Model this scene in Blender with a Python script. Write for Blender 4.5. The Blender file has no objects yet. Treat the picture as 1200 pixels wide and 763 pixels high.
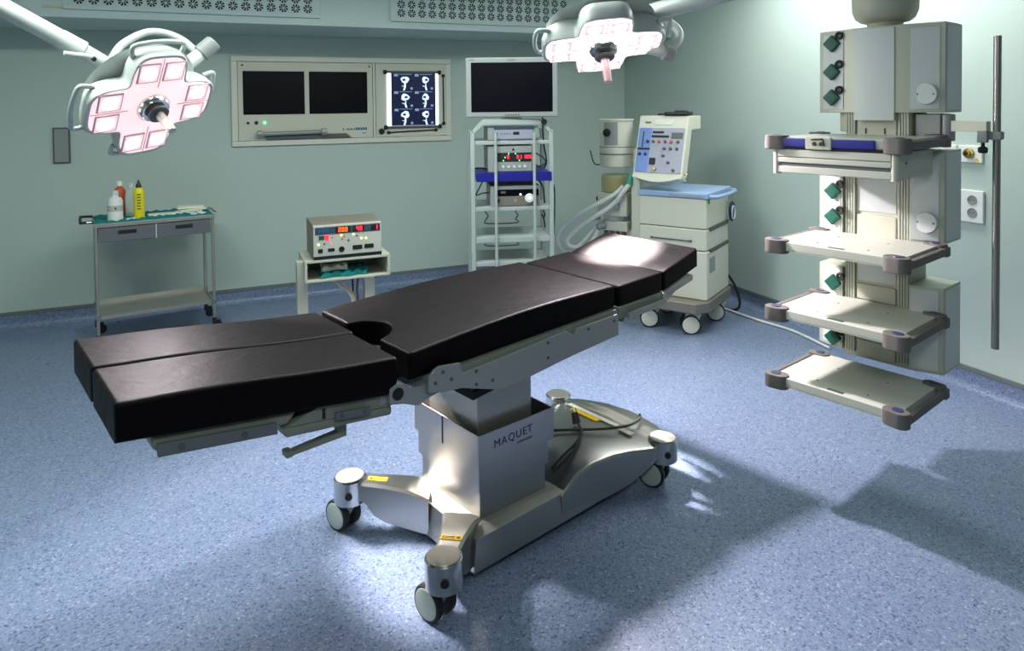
import bpy, bmesh, math, random
from mathutils import Vector, Matrix
random.seed(7)
S = bpy.context.scene
COL = S.collection
PI = math.pi
rad = math.radians

# ------------------------------------------------------------------ materials
def srgb(c):
    return tuple(((v / 255) / 12.92 if v / 255 <= .04045 else (((v / 255) + .055) / 1.055) ** 2.4) for v in c)

def mat(name, rgb, rough=.5, metal=0., emit=None, estr=1., alpha=1., spec=.5, bump=None, trans=0., aniso=None, coat=0.):
    m = bpy.data.materials.new(name); m.use_nodes = True
    nt = m.node_tree; b = nt.nodes['Principled BSDF']
    c = srgb(rgb)
    b.inputs['Base Color'].default_value = (*c, 1)
    b.inputs['Roughness'].default_value = rough
    b.inputs['Metallic'].default_value = metal
    b.inputs['Specular IOR Level'].default_value = spec
    b.inputs['Alpha'].default_value = alpha
    b.inputs['Transmission Weight'].default_value = trans
    b.inputs['Coat Weight'].default_value = coat
    if emit:
        b.inputs['Emission Color'].default_value = (*srgb(emit), 1)
        b.inputs['Emission Strength'].default_value = estr
    tc = nt.nodes.new('ShaderNodeTexCoord')
    # slight procedural variation of roughness / tone for every material
    nz = nt.nodes.new('ShaderNodeTexNoise'); nz.inputs['Scale'].default_value = bump[0] if bump else 14
    nz.inputs['Detail'].default_value = 4
    mp = nt.nodes.new('ShaderNodeMapping')
    if aniso: mp.inputs['Scale'].default_value = aniso
    nt.links.new(tc.outputs['Object'], mp.inputs['Vector']); nt.links.new(mp.outputs['Vector'], nz.inputs['Vector'])
    mr = nt.nodes.new('ShaderNodeMapRange')
    mr.inputs['To Min'].default_value = max(0, rough - .05); mr.inputs['To Max'].default_value = min(1, rough + .07)
    nt.links.new(nz.outputs['Fac'], mr.inputs['Value']); nt.links.new(mr.outputs['Result'], b.inputs['Roughness'])
    if bump:
        bp = nt.nodes.new('ShaderNodeBump'); bp.inputs['Strength'].default_value = bump[1]; bp.inputs['Distance'].default_value = bump[2]
        nt.links.new(nz.outputs['Fac'], bp.inputs['Height']); nt.links.new(bp.outputs['Normal'], b.inputs['Normal'])
    return m

def floor_mat():
    m = bpy.data.materials.new('speckled_vinyl'); m.use_nodes = True
    nt = m.node_tree; b = nt.nodes['Principled BSDF']; L = nt.links.new
    tc = nt.nodes.new('ShaderNodeTexCoord')
    def vor(scale):
        v = nt.nodes.new('ShaderNodeTexVoronoi'); v.inputs['Scale'].default_value = scale
        L(tc.outputs['Object'], v.inputs['Vector'])
        s = nt.nodes.new('ShaderNodeSeparateColor'); L(v.outputs['Color'], s.inputs['Color']); return s
    def ramp(src, stops):
        r = nt.nodes.new('ShaderNodeValToRGB'); r.color_ramp.interpolation = 'CONSTANT'
        e = r.color_ramp.elements
        e[0].position, e[0].color = stops[0][0], (*srgb(stops[0][1]), 1)
        e[1].position, e[1].color = stops[1][0], (*srgb(stops[1][1]), 1)
        for p, c in stops[2:]:
            n = e.new(p); n.color = (*srgb(c), 1)
        L(src, r.inputs['Fac']); return r
    s1 = vor(130); s2 = vor(200)
    r1 = ramp(s1.outputs['Red'], [(0, (40, 52, 92)), (.065, (94, 110, 142)), (.22, (112, 127, 155)), (.55, (122, 137, 163)), (.82, (133, 147, 170)), (.96, (168, 177, 192))])
    r2 = ramp(s2.outputs['Green'], [(0, (48, 60, 100)), (.07, (106, 121, 150)), (.5, (120, 136, 162)), (.90, (140, 153, 173))])
    mx = nt.nodes.new('ShaderNodeMix'); mx.data_type = 'RGBA'; mx.inputs['Factor'].default_value = .45
    L(r1.outputs['Color'], mx.inputs['A']); L(r2.outputs['Color'], mx.inputs['B'])
    nz = nt.nodes.new('ShaderNodeTexNoise'); nz.inputs['Scale'].default_value = 2.2; nz.inputs['Detail'].default_value = 6
    L(tc.outputs['Object'], nz.inputs['Vector'])
    L(mx.outputs['Result'], b.inputs['Base Color'])
    mr = nt.nodes.new('ShaderNodeMapRange'); mr.inputs['To Min'].default_value = .22; mr.inputs['To Max'].default_value = .38
    L(nz.outputs['Fac'], mr.inputs['Value']); L(mr.outputs['Result'], b.inputs['Roughness'])
    n2 = nt.nodes.new('ShaderNodeTexNoise'); n2.inputs['Scale'].default_value = 60
    L(tc.outputs['Object'], n2.inputs['Vector'])
    bp = nt.nodes.new('ShaderNodeBump'); bp.inputs['Strength'].default_value = .12; bp.inputs['Distance'].default_value = .002
    L(n2.outputs['Fac'], bp.inputs['Height']); L(bp.outputs['Normal'], b.inputs['Normal'])
    b.inputs['Specular IOR Level'].default_value = .35
    return m

M = dict(
    wall=mat('wall_paint', (182, 197, 189), .45, spec=.4, bump=(180, .03, .001)),
    ceiling=mat('ceiling_paint', (186, 203, 199), .6),
    floor=floor_mat(),
    trim=mat('grey_trim', (104, 112, 112), .5),
    leather=mat('black_leather', (8, 4, 5), .47, bump=(18, .28, .010), spec=.10),
    leather_edge=mat('black_leather_piping', (46, 40, 38), .4),
    steel=mat('brushed_steel', (176, 174, 168), .30, 1., aniso=(1, 1, 22)),
    steel_soft=mat('satin_steel', (172, 170, 162), .38, .72, aniso=(3, 3, 3)),
    chrome=mat('polished_chrome', (205, 205, 203), .14, 1.),
    alu=mat('matt_aluminium', (150, 153, 152), .42, .35),
    olive=mat('olive_grey_metal', (122, 128, 116), .45),
    slate=mat('slate_rail', (104, 107, 112), .42, .25),
    dark=mat('dark_gap', (14, 14, 15), .6),
    rubber=mat('black_rubber', (16, 17, 17), .55),
    blackp=mat('black_plastic', (20, 20, 22), .4),
    wheel=mat('grey_wheel_disc', (166, 178, 170), .5),
    fork=mat('grey_caster_fork', (172, 182, 172), .5),
    cream=mat('cream_enamel', (205, 205, 188), .42),
    cream2=mat('pale_cream_enamel', (214, 214, 200), .4),
    creamd=mat('dark_cream_plastic', (184, 185, 168), .45),  # a darker cream of its own, mainly for pendant and cart parts
    white=mat('white_plastic', (226, 228, 224), .4),
    lampw=mat('lamp_shell_white', (184, 191, 187), .38),
    warm=mat('warm_white_plate', (184, 186, 174), .4),
    panelw=mat('pale_panel', (192, 199, 198), .35),
    profile=mat('pale_olive_profile', (178, 182, 166), .42, .2),
    bumper=mat('taupe_bumper', (100, 95, 91), .6),
    bumpblue=mat('blue_cap', (54, 56, 92), .4),
    blue=mat('royal_blue', (22, 26, 128), .4),
    bluelid=mat('pale_blue_lid', (150, 175, 210), .38),
    greenplug=mat('green_gas_plug', (15, 84, 68), .45),
    screen=mat('black_screen', (8, 8, 16), .35, spec=.12),
    greyd=mat('dark_grey_plastic', (82, 86, 86), .5),
    grey=mat('mid_grey_plastic', (140, 146, 144), .5),
    taupe=mat('taupe_metal', (128, 122, 112), .45, .3),
    rack=mat('rack_grey_enamel', (160, 170, 166), .45),
    teal=mat('teal_drape', (8, 122, 122), .85, bump=(40, .4, .01)),
    tealp=mat('teal_connector', (40, 150, 130), .4),
    yellow=mat('yellow_bottle', (226, 214, 20), .35),
    yellows=mat('yellow_sticker', (238, 196, 20), .5),
    orange=mat('orange_label', (196, 84, 34), .5),
    paper=mat('paper_packet', (222, 224, 206), .8, bump=(30, .4, .004)),
    clear=mat('clear_plastic', (225, 235, 232), .2, alpha=.38),
    hose=mat('translucent_hose', (244, 247, 244), .45, alpha=.7),
    canister=mat('yellowish_canister', (190, 184, 120), .2, alpha=.6),
    navytext=mat('navy_lettering', (26, 32, 84), .5),
    cyantext=mat('blue_lettering', (30, 96, 150), .5),
    greytext=mat('grey_lettering', (96, 104, 104), .6),
    red_led=mat('red_digits', (60, 5, 5), .4, emit=(255, 30, 45), estr=3.2),
    orange_led=mat('orange_digits', (60, 10, 5), .4, emit=(255, 70, 20), estr=3.2),
    green_led=mat('green_light', (20, 70, 30), .4, emit=(90, 255, 140), estr=2.4),
    yellow_led=mat('yellow_light', (90, 90, 30), .4, emit=(240, 255, 120), estr=2.),
    white_led=mat('white_light', (220, 230, 230), .4, emit=(225, 250, 255), estr=3.),
    pink_led=mat('pink_light', (160, 80, 80), .4, emit=(255, 130, 130), estr=.9),
    bulbring=mat('reflector_bowl', (240, 228, 228), .2, .3, emit=(255, 206, 208), estr=.42),
    bulb=mat('lamp_bulb', (255, 250, 250), .3, emit=(255, 246, 246), estr=16.),
    glow=mat('lamp_front_glass', (246, 222, 222), .25, emit=(255, 212, 213), estr=.62),
    glow2=mat('bright_lamp_front_glass', (250, 226, 226), .25, emit=(255, 224, 226), estr=1.3),
    pinkh=mat('pink_lit_handle', (216, 180, 184), .3, .2),
    film_light=mat('light_box_glow', (240, 244, 255), .4, emit=(225, 235, 255), estr=2.2),
    lcd=mat('blue_console_zone', (98, 128, 190), .4),
    bluegrey=mat('blue_grey_strip', (52, 70, 88), .4),
    mauve=mat('console_grey_zone', (150, 152, 168), .4),
    greent=mat('green_tag', (70, 180, 60), .6),
    bluecable=mat('blue_cable', (40, 64, 130), .5),
    whitecable=mat('white_cable', (214, 218, 214), .5),
    beigecable=mat('beige_cable', (196, 188, 158), .6),
    brass=mat('brass_fitting', (170, 150, 70), .3, .9),
    brown=mat('brown_fitting', (110, 86, 66), .5),
)

def film_mat():
    """angiogram film: dark blue sheet with six pale branching blobs, lit from behind by the light box"""
    m = bpy.data.materials.new('xray_film_print'); m.use_nodes = True
    nt = m.node_tree; b = nt.nodes['Principled BSDF']; L = nt.links.new
    b.inputs['Base Color'].default_value = (*srgb((16, 24, 52)), 1); b.inputs['Roughness'].default_value = .3
    b.inputs['Emission Color'].default_value = (*srgb((16, 26, 62)), 1); b.inputs['Emission Strength'].default_value = .35
    return m
M['film'] = film_mat()
M['filmink'] = mat('film_pale_area', (190, 205, 235), .4, emit=(196, 212, 245), estr=.85)
M['filmdim'] = mat('film_dim_area', (120, 140, 180), .4, emit=(120, 145, 190), estr=.5)

# ------------------------------------------------------------------ mesh helper
def V(*a): return Vector(a)

class G:
    def __init__(self): self.bm = bmesh.new()
    def _bev(self, verts, bev, seg=2):
        if bev <= 0: return
        es = set()
        for v in verts:
            for e in v.link_edges: es.add(e)
        bmesh.ops.bevel(self.bm, geom=list(es), offset=bev, segments=seg, profile=.5, affect='EDGES', clamp_overlap=True)
    def box(self, x0, x1, y0, y1, z0, z1, bev=0, seg=2, mtx=None):
        vs = [self.bm.verts.new((x, y, z)) for x in (x0, x1) for y in (y0, y1) for z in (z0, z1)]
        if mtx is not None:
            for v in vs: v.co = mtx @ v.co
        for f in ((0, 1, 3, 2), (4, 6, 7, 5), (0, 4, 5, 1), (2, 3, 7, 6), (0, 2, 6, 4), (1, 5, 7, 3)):
            self.bm.faces.new([vs[i] for i in f])
        bmesh.ops.recalc_face_normals(self.bm, faces=list({f for v in vs for f in v.link_faces}))
        self._bev(vs, bev, seg); return self
    def hexa(self, bot, top, bev=0, seg=2):
        vs = [self.bm.verts.new(p) for p in bot] + [self.bm.verts.new(p) for p in top]
        n = len(bot)
        fs = [self.bm.faces.new(vs[:n][::-1]), self.bm.faces.new(vs[n:])]
        for i in range(n): fs.append(self.bm.faces.new([vs[i], vs[(i + 1) % n], vs[n + (i + 1) % n], vs[n + i]]))
        bmesh.ops.recalc_face_normals(self.bm, faces=fs)
        self._bev(vs, bev, seg); return self
    def prism(self, poly, axis, a0, a1, bev=0, seg=2):
        def P(u, v, a): return (a, u, v) if axis == 'x' else (u, a, v) if axis == 'y' else (u, v, a)
        return self.hexa([P(u, v, a0) for u, v in poly], [P(u, v, a1) for u, v in poly], bev, seg)
    def cyl(self, p0, p1, r0, r1=None, seg=24, bev=0):
        p0, p1 = Vector(p0), Vector(p1); r1 = r0 if r1 is None else r1
        d = (p1 - p0).normalized()
        a = d.orthogonal().normalized(); b = d.cross(a)
        ring = lambda p, r: [tuple(p + a * math.cos(2 * PI * i / seg) * r + b * math.sin(2 * PI * i / seg) * r) for i in range(seg)]
        if bev > 0:
            prof = [(p0, r0 - bev), (p0 + d * bev, r0), (p1 - d * bev, r1), (p1, r1 - bev)]
        else: prof = [(p0, r0), (p1, r1)]
        self._rings([ring(p, r) for p, r in prof]); return self
    def _rings(self, rings, cap=True, closed=False):
        R = [[self.bm.verts.new(p) for p in r] for r in rings]; n = len(R[0]); fs = []
        for k in range(len(R) - (0 if closed else 1)):
            A, B = R[k], R[(k + 1) % len(R)]
            for i in range(n): fs.append(self.bm.faces.new([A[i], A[(i + 1) % n], B[(i + 1) % n], B[i]]))
        if cap and not closed:
            fs.append(self.bm.faces.new(R[0][::-1])); fs.append(self.bm.faces.new(R[-1]))
        bmesh.ops.recalc_face_normals(self.bm, faces=fs)
    def lathe(self, prof, c=(0, 0, 0), seg=28, d=(0, 0, 1)):
        c = Vector(c); d = Vector(d).normalized(); a = d.orthogonal().normalized(); b = d.cross(a)
        self._rings([[tuple(c + d * z + a * math.cos(2 * PI * i / seg) * r + b * math.sin(2 * PI * i / seg) * r) for i in range(seg)] for r, z in prof]); return self
    def tube(self, pts, r, seg=10, sub=6, closed=False, rib=0):
        P = [Vector(p) for p in pts]
        if sub > 1 and len(P) > 2:
            Q = []
            n = len(P); rng = n if closed else n - 1
            for i in range(rng):
                p0 = P[(i - 1) % n] if closed or i > 0 else P[0] * 2 - P[1]
                p1, p2 = P[i], P[(i + 1) % n]
                p3 = P[(i + 2) % n] if closed or i + 2 < n else P[-1] * 2 - P[-2]
                for k in range(sub):
                    t = k / sub
                    Q.append(.5 * ((2 * p1) + (p2 - p0) * t + (2 * p0 - 5 * p1 + 4 * p2 - p3) * t * t + (3 * p1 - p0 - 3 * p2 + p3) * t ** 3))
            if not closed: Q.append(P[-1])
            P = Q
        rings = []; up = None; n = len(P)
        for i, p in enumerate(P):
            if closed: d = (P[(i + 1) % n] - P[i - 1]).normalized()
            else: d = (P[min(i + 1, n - 1)] - P[max(i - 1, 0)]).normalized()
            if up is None: up = d.orthogonal().normalized()
            up = (up - d * up.dot(d)).normalized(); b = d.cross(up)
            rr = r[min(len(r) - 1, int(i / max(1, n - 1) * (len(r) - 1) + .5))] if isinstance(r, (list, tuple)) else r
            if rib and i % 2: rr *= 1 - rib
            rings.append([tuple(p + up * math.cos(2 * PI * k / seg) * rr + b * math.sin(2 * PI * k / seg) * rr) for k in range(seg)])
        self._rings(rings, closed=closed); return self
    def sphere(self, c, r, seg=16, sc=(1, 1, 1)):
        c = Vector(c)
        prof = [(math.sin(PI * k / 10) * r, -math.cos(PI * k / 10) * r) for k in range(11)]
        prof[0] = (1e-4, -r); prof[-1] = (1e-4, r)
        self._rings([[(c.x + math.cos(2 * PI * i / seg) * q * sc[0], c.y + math.sin(2 * PI * i / seg) * q * sc[1], c.z + z * sc[2]) for i in range(seg)] for q, z in prof]); return self
    def loft(self, secs, closed=False): self._rings(secs, closed=closed); return self
    def xf(self, mtx):
        for v in self.bm.verts: v.co = mtx @ v.co
        return self
    def build(self, name, m, parent=None, ang=38, label=None, wn=True):
        me = bpy.data.meshes.new(name); self.bm.to_mesh(me); self.bm.free()
        me.shade_smooth(); me.set_sharp_from_angle(angle=rad(ang))
        o = bpy.data.objects.new(name, me); COL.objects.link(o)
        me.materials.append(M[m] if isinstance(m, str) else m)
        if wn:
            w_ = o.modifiers.new('weighted_normal', 'WEIGHTED_NORMAL'); w_.keep_sharp = True; w_.weight = 60
        if parent is not None: o.parent = parent
        if label: o['label'] = label
        return o

def tag(o, label, cat, group=None):
    o['label'] = label; o['category'] = cat
    if group: o['group'] = group
    return o
def thing(name, label, cat, loc=(0, 0, 0), rotz=0, group=None, mtx=None):
    o = bpy.data.objects.new(name, None); COL.objects.link(o); o.empty_display_size = .1
    if mtx is not None: o.matrix_world = mtx
    else: o.location = loc; o.rotation_euler = (0, 0, rotz)
    return tag(o, label, cat, group)
def struct(o): o['kind'] = 'structure'; return o
def copy_thing(o, loc, label, rotz=None):
    r = o.copy(); COL.objects.link(r); r.location = loc; r['label'] = label
    if rotz is not None: r.rotation_euler = (0, 0, rotz)
    for ch in list(o.children):
        c = ch.copy(); COL.objects.link(c); c.parent = r
        for g in list(ch.children):
            d = g.copy(); COL.objects.link(d); d.parent = c
    return r
def lettering(name, body, size, m, parent, mtx, extr=.0006, spacing=1.):
    cu = bpy.data.curves.new(name, 'FONT'); cu.body = body; cu.size = size; cu.extrude = extr; cu.space_character = spacing; cu.offset = 0
    tmp = bpy.data.objects.new(name, cu); COL.objects.link(tmp)
    dg = bpy.context.evaluated_depsgraph_get()
    me = bpy.data.meshes.new_from_object(tmp.evaluated_get(dg)); bpy.data.objects.remove(tmp)
    me.name = name; me.materials.clear(); me.materials.append(M[m])
    o = bpy.data.objects.new(name, me); COL.objects.link(o); o.parent = parent; o.matrix_local = mtx
    return o
def rail_mtx(x, y, z, right, up):
    r = Vector(right).normalized(); u = Vector(up).normalized(); n = r.cross(u)
    return Matrix(((r.x, u.x, n.x, x), (r.y, u.y, n.y, y), (r.z, u.z, n.z, z), (0, 0, 0, 1)))

# ------------------------------------------------------------------ camera (shifted wide lens, tripod at 1.8 m)
F_PX, CX, HY, TH, PT, RO = 812.23, 600.59, 144.71, rad(22.958), rad(1.525), rad(-.5893)
R0 = V(math.cos(TH), -math.sin(TH), 0); D0 = V(math.sin(TH), math.cos(TH), 0); U0 = V(0, 0, 1)
Dv = D0 * math.cos(PT) - U0 * math.sin(PT); U2 = U0 * math.cos(PT) + D0 * math.sin(PT)
Rv = R0 * math.cos(RO) + U2 * math.sin(RO); Uv = U2 * math.cos(RO) - R0 * math.sin(RO)
cam = bpy.data.cameras.new('camera'); co = bpy.data.objects.new('camera', cam); COL.objects.link(co)
co.matrix_world = Matrix(((Rv.x, Uv.x, -Dv.x, 0), (Rv.y, Uv.y, -Dv.y, 0), (Rv.z, Uv.z, -Dv.z, 1.8), (0, 0, 0, 1)))
cam.sensor_width = 36; cam.sensor_fit = 'HORIZONTAL'; cam.lens = F_PX * 36 / 1200
cam.shift_x = (600 - CX) / 1200; cam.shift_y = (HY - 381.5) / 1200
cam.clip_start = .05
S.camera = co

# ------------------------------------------------------------------ the room
YB, XR, XL, YF, ZC, ZS, YS = 6.822, 4.287, -2.6, -1.6, 2.95, 2.47, 5.915
struct(G().box(XL - .1, XR + .1, YF - .1, YB + .1, -.1, 0).build('floor', 'floor'))
struct(G().box(XL - .1, XR + .1, YF - .1, YS, ZC, ZC + .1).build('ceiling', 'ceiling'))
struct(G().box(XL - .1, XR + .1, YB, YB + .1, 0, ZC + .1).build('wall_back', 'wall'))
struct(G().box(XR, XR + .1, YF - .1, YB, 0, ZC + .1).build('wall_right', 'wall'))
struct(G().box(XL - .1, XL, YF - .1, YB, 0, ZC + .1).build('wall_left', 'wall'))
struct(G().box(XL, XR, YS, YB, ZS, ZC, .006).build('trim_1', 'ceiling'))          # dropped soffit along the back wall
def cove():
    pts = [(0, .112), (.006, .112)]
    for k in range(7):
        a = PI / 2 * k / 6; pts.append((.006 + .05 * (1 - math.cos(a)), .052 - .05 * math.sin(a)))
    pts += [(.056, 0), (0, 0)]
    return pts
struct(G().prism([(YB - u, z) for u, z in cove()], 'x', XL, XR).build('baseboard_back', 'floor', ang=60))
struct(G().prism([(XR - u, z) for u, z in cove()], 'y', YF, YB).build('baseboard_right', 'floor', ang=60))
struct(G().box(XL, XR, YB - .012, YB, .112, .142, .003).build('trim_2', 'trim'))
struct(G().box(XR - .012, XR, YF, YB, .112, .142, .003).build('trim_3', 'trim'))

# ------------------------------------------------------------------ ventilation grilles on the soffit fascia
def rosette_plate(g, x0, z0, w, h, y, thick, nseg=24, rx=.037):
    bm = g.bm
    cx, cz = x0 + w / 2, z0 + h / 2
    hubr, r0, r1 = .009, .009, rx
    P = lambda r, a, yy=y: (cx + r * math.cos(a), yy, cz + r * math.sin(a))
    angs = [2 * PI * k / nseg for k in range(nseg)]
    hub = [bm.verts.new(P(hubr, a)) for a in angs]; out = [bm.verts.new(P(r1, a)) for a in angs]
    bm.faces.new(hub)
    sq = []
    for a in angs:
        c, s = math.cos(a), math.sin(a); k = 1 / max(abs(c) / (w / 2), abs(s) / (h / 2)); sq.append(bm.verts.new((cx + c * k, y, cz + s * k)))
    cor = {}
    for i in range(nseg):
        j = (i + 1) % nseg
        if i % 3 == 0: bm.faces.new([hub[i], hub[j], out[j], out[i]])         # spoke
        a0, a1 = angs[i], angs[i] + 2 * PI / nseg
        ca = [math.atan2(sy * h, sx * w) % (2 * PI) for sx, sy in ((1, 1), (-1, 1), (-1, -1), (1, -1))]
        mid = [q for q in range(4) if a0 + 1e-6 < ca[q] < a1 - 1e-6]
        f = [out[i], out[j], sq[j]]
        if mid:
            sx, sy = ((1, 1), (-1, 1), (-1, -1), (1, -1))[mid[0]]
            f.append(bm.verts.new((cx + sx * w / 2, y, cz + sy * h / 2)))
        f.append(sq[i]); bm.faces.new(f)
def grille(x0, x1, z0, z1, nx, nz, label):
    t = thing('ventilation_grille', label, 'vent', ((x0 + x1) / 2, YS, z0), 0, 'ventilation grilles on the ceiling step')
    w = x1 - x0; g = G(); mx, mz = .05, .035
    pw, ph = (w - 2 * mx) / nx, (z1 - z0 - 2 * mz) / nz
    for i in range(nx):
        for k in range(nz): rosette_plate(g, -w / 2 + mx + i * pw, mz + k * ph, pw, ph, -.022, 0, rx=min(pw, ph) * .47)
    bmesh.ops.recalc_face_normals(g.bm, faces=g.bm.faces)
    g.build('perforated_plate', 'ceiling', t)
    H = z1 - z0; f = G()
    f.box(-w / 2, w / 2, -.026, -.001, 0, mz, .003).box(-w / 2, w / 2, -.026, -.001, H - mz, H, .003)
    f.box(-w / 2, -w / 2 + mx, -.026, -.001, mz, H - mz, .003).box(w / 2 - mx, w / 2, -.026, -.001, mz, H - mz, .003)
    f.build('frame', 'ceiling', t)
    G().box(-w / 2 + mx, w / 2 - mx, -.006, -.001, mz, H - mz).build('duct_backing', 'dark', t)
grille(-1.02, .785, 2.53, 2.90, 18, 4, 'long perforated air grille on left of ceiling step')
grille(1.37, 3.13, 2.53, 2.90, 18, 4, 'long perforated air grille on ceiling step behind second surgical lamp')
tag(G().box(-1.15, -1.0, YS - .012, YS - .0005, 2.535, 2.548, .003).build('latch_bar', 'beigecable'),
    'small yellowish latch bar below left end of the left air grille', 'latch')

# ------------------------------------------------------------------ wall panel and viewing station on the back wall
t = thing('wall_control_panel', 'small grey rectangular control panel on wall left of surgical lamp', 'panel', (-1.216, YB, 1.35))
G().box(-.062, .062, -.02, -.001, 0, .30, .004).build('frame', 'greyd', t)
G().box(-.050, .050, -.026, -.018, .012, .288, .003).build('face_plate', 'grey', t)

t = thing('viewing_station', 'built-in cream wall unit with two dark screens and lit film viewer', 'screen', (.107, YB, 1.445))
X = lambda px: px - .107
Z = lambda pz: pz - 1.445
g = G(); w, h = 2.09, .83
g.box(0, w, -.03, -.001, 0, .05, .006).box(0, w, -.03, -.001, h - .05, h, .006).box(0, .055, -.03, -.001, .05, h - .05, .006).box(w - .055, w, -.03, -.001, .05, h - .05, .006)
g.box(X(1.398), X(1.418), -.026, -.001, .05, h - .05, .003)
g.build('outer_frame', 'cream2', t)
G().box(X(.165), X(1.393), -.022, -.002, Z(1.498), Z(2.222), .003).build('monitor_panel', 'cream', t)
for a, b in ((.207, .750), (.792, 1.341)):
    bz = G().box(X(a), X(b), -.027, -.021, Z(1.735), Z(2.137), .004).build('screen', 'screen', t)
g = G()
for px in (.205, 1.365): g.cyl((X(px), -.026, Z(2.19)), (X(px), -.021, Z(2.19)), .009, seg=12)
g.build('screw', 'dark', t)
for px, m, r in ((.245, 'dark', .012), (.318, 'navytext', .017), (.39, 'green_led', .012)):
    G().cyl((X(px), -.032, Z(1.66)), (X(px), -.021, Z(1.66)), r, seg=16, bev=.002).build('indicator_light' if m == 'green_led' else 'button', m, t)
hd = G().cyl((X(.36), -.075, Z(1.556)), (X(.90), -.075, Z(1.566)), .019, seg=16).build('pull_handle', 'alu', t)
for px, pz in ((.345, 1.556), (.915, 1.566)):
    G().cyl((X(px) - .026, -.075, Z(pz)), (X(px) + .026, -.075, Z(pz)), .034, seg=8, bev=.004).cyl((X(px), -.075, Z(pz)), (X(px), -.02, Z(pz)), .018).build('handle_bracket', 'steel_soft', hd)
G().prism([(X(.40), Z(1.5)), (X(1.18), Z(1.505)), (X(1.13), Z(1.545)), (X(.40), Z(1.535))], 'y', -.05, -.021, .004).build('handle_shadow', 'greyd', t)  # shadow of the pull handle, built as a dark grey strip below it
g = G(); px = 1.10
for w, h in ((.012, .022), (0, 0), (.014, .018), (.012, .016), (.015, .018), (.010, .016), (.014, .018)):   # faded maker's line, too small to read
    if w: g.box(X(px), X(px) + w, -.0226, -.0215, Z(1.573), Z(1.573) + h)
    px += .017
g.box(X(1.285), X(1.325), -.0226, -.0215, Z(1.538), Z(1.546)); g.build('small_print', 'greytext', t)
g = G()
for k in range(5): g.box(X(1.222 + k * .023), X(1.241 + k * .023), -.0226, -.0215, Z(1.572), Z(1.597))
g.build('blue_print', 'cyantext', t)
G().box(X(1.424), X(2.143), -.022, -.002, Z(1.498), Z(2.222), .003).build('light_box_panel', 'cream', t)
G().box(X(1.535), X(2.06), -.030, -.021, Z(1.60), Z(2.13), .003).build('light_box_screen', 'film_light', t)
for z in (1.592, 2.138):
    cr = G().box(X(1.515), X(2.075), -.042, -.021, Z(z) - .012, Z(z) + .012, .004).build('film_clip_rail', 'greyd', t)
    G().box(X(1.50), X(1.535), -.046, -.021, Z(z) - .02, Z(z) + .02, .005).box(X(2.055), X(2.09), -.046, -.021, Z(z) - .02, Z(z) + .02, .005).build('end_stop', 'dark', cr)
g = G(); g.cyl((X(1.475), -.045, Z(1.553)), (X(1.475), -.02, Z(1.553)), .028, seg=18, bev=.005); g.build('dial_knob', 'dark', t)
for p, q in (((1.545, 1.540), (2.03, 1.555)), ((2.115, 2.105), (2.115, 1.62))):
    s = G().tube([(X(p[0]), -.028, Z(p[1])), (X(q[0]), -.028, Z(q[1]))], .007, seg=8).build('slider_track', 'dark', t)
    G().cyl((X(p[0]), -.038, Z(p[1])), (X(p[0]), -.02, Z(p[1])), .017, seg=12).cyl((X(q[0]), -.038, Z(q[1])), (X(q[0]), -.02, Z(q[1])), .017, seg=12).build('slider_knob', 'dark', s)

t = thing('xray_film', 'dark blue angiogram film with six pale head images on light box', 'film', (1.815, YB - .031, 1.605))
G().box(-.240, .215, -.0045, -.0015, 0, .525).build('film_sheet', 'film', t)
for r in range(3):
    zc = .445 - r * .173
    for c, cx in enumerate((-.10, .11)):
        fl = (1, -1, 1)[r] * (1 if c == 0 else -1)
        # cranial vessel image: a pale dome with a stem below it
        pts = []; g = G(); gd = G()
        for k in range(18):
            a = 2 * PI * k / 18; rr = 1 + .10 * math.sin(3 * a + r * 2 + c) + .06 * math.sin(7 * a + r)
            pts.append((cx + .042 * rr * math.cos(a) * (1. if c == 0 else .82), zc + .012 + .034 * rr * math.sin(a)))
        g.prism(pts, 'y', -.0062, -.0046)
        st = [(cx - .008 * fl, zc - .015), (cx + .008, zc - .02), (cx + .012 * fl + .006, zc - .055), (cx - .004 * fl + .006, zc - .092), (cx - .012 * fl - .004, zc - .092), (cx + .006 * fl - .006, zc - .05)]
        g.prism([(min(st[0][0], st[1][0]), st[0][1]), (max(st[0][0], st[1][0]), st[1][1]), (cx + .010, zc - .055), (cx - .012 * fl + .009, zc - .093), (cx - .012 * fl - .009, zc - .093), (cx - .008, zc - .055)], 'y', -.0062, -.0046)
        g.prism([(cx - .038, zc - .048), (cx - .012, zc - .056), (cx - .010, zc - .046)], 'y', -.006, -.0046)
        gd.box(cx + .055, cx + .078, -.006, -.0046, zc - .085, zc - .062)
        gd.box(cx - .11, cx - .07, -.006, -.0046, zc + .046, zc + .070); gd.build('caption_block', 'filmdim', t); gd = G()
        gd.box(cx - .06, cx + .07, -.006, -.0046, zc + .064, zc + .069)
        hi = g.build('head_image', 'filmink', t)
        G().prism([(cx + (.010 + .017 * math.cos(k * PI / 4)) * -fl, zc + .012 + .012 * math.sin(k * PI / 4)) for k in range(8)], 'y', -.0072, -.0061).build('dark_cavity', 'film', hi); gd.build('caption_block', 'filmdim', t)

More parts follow.
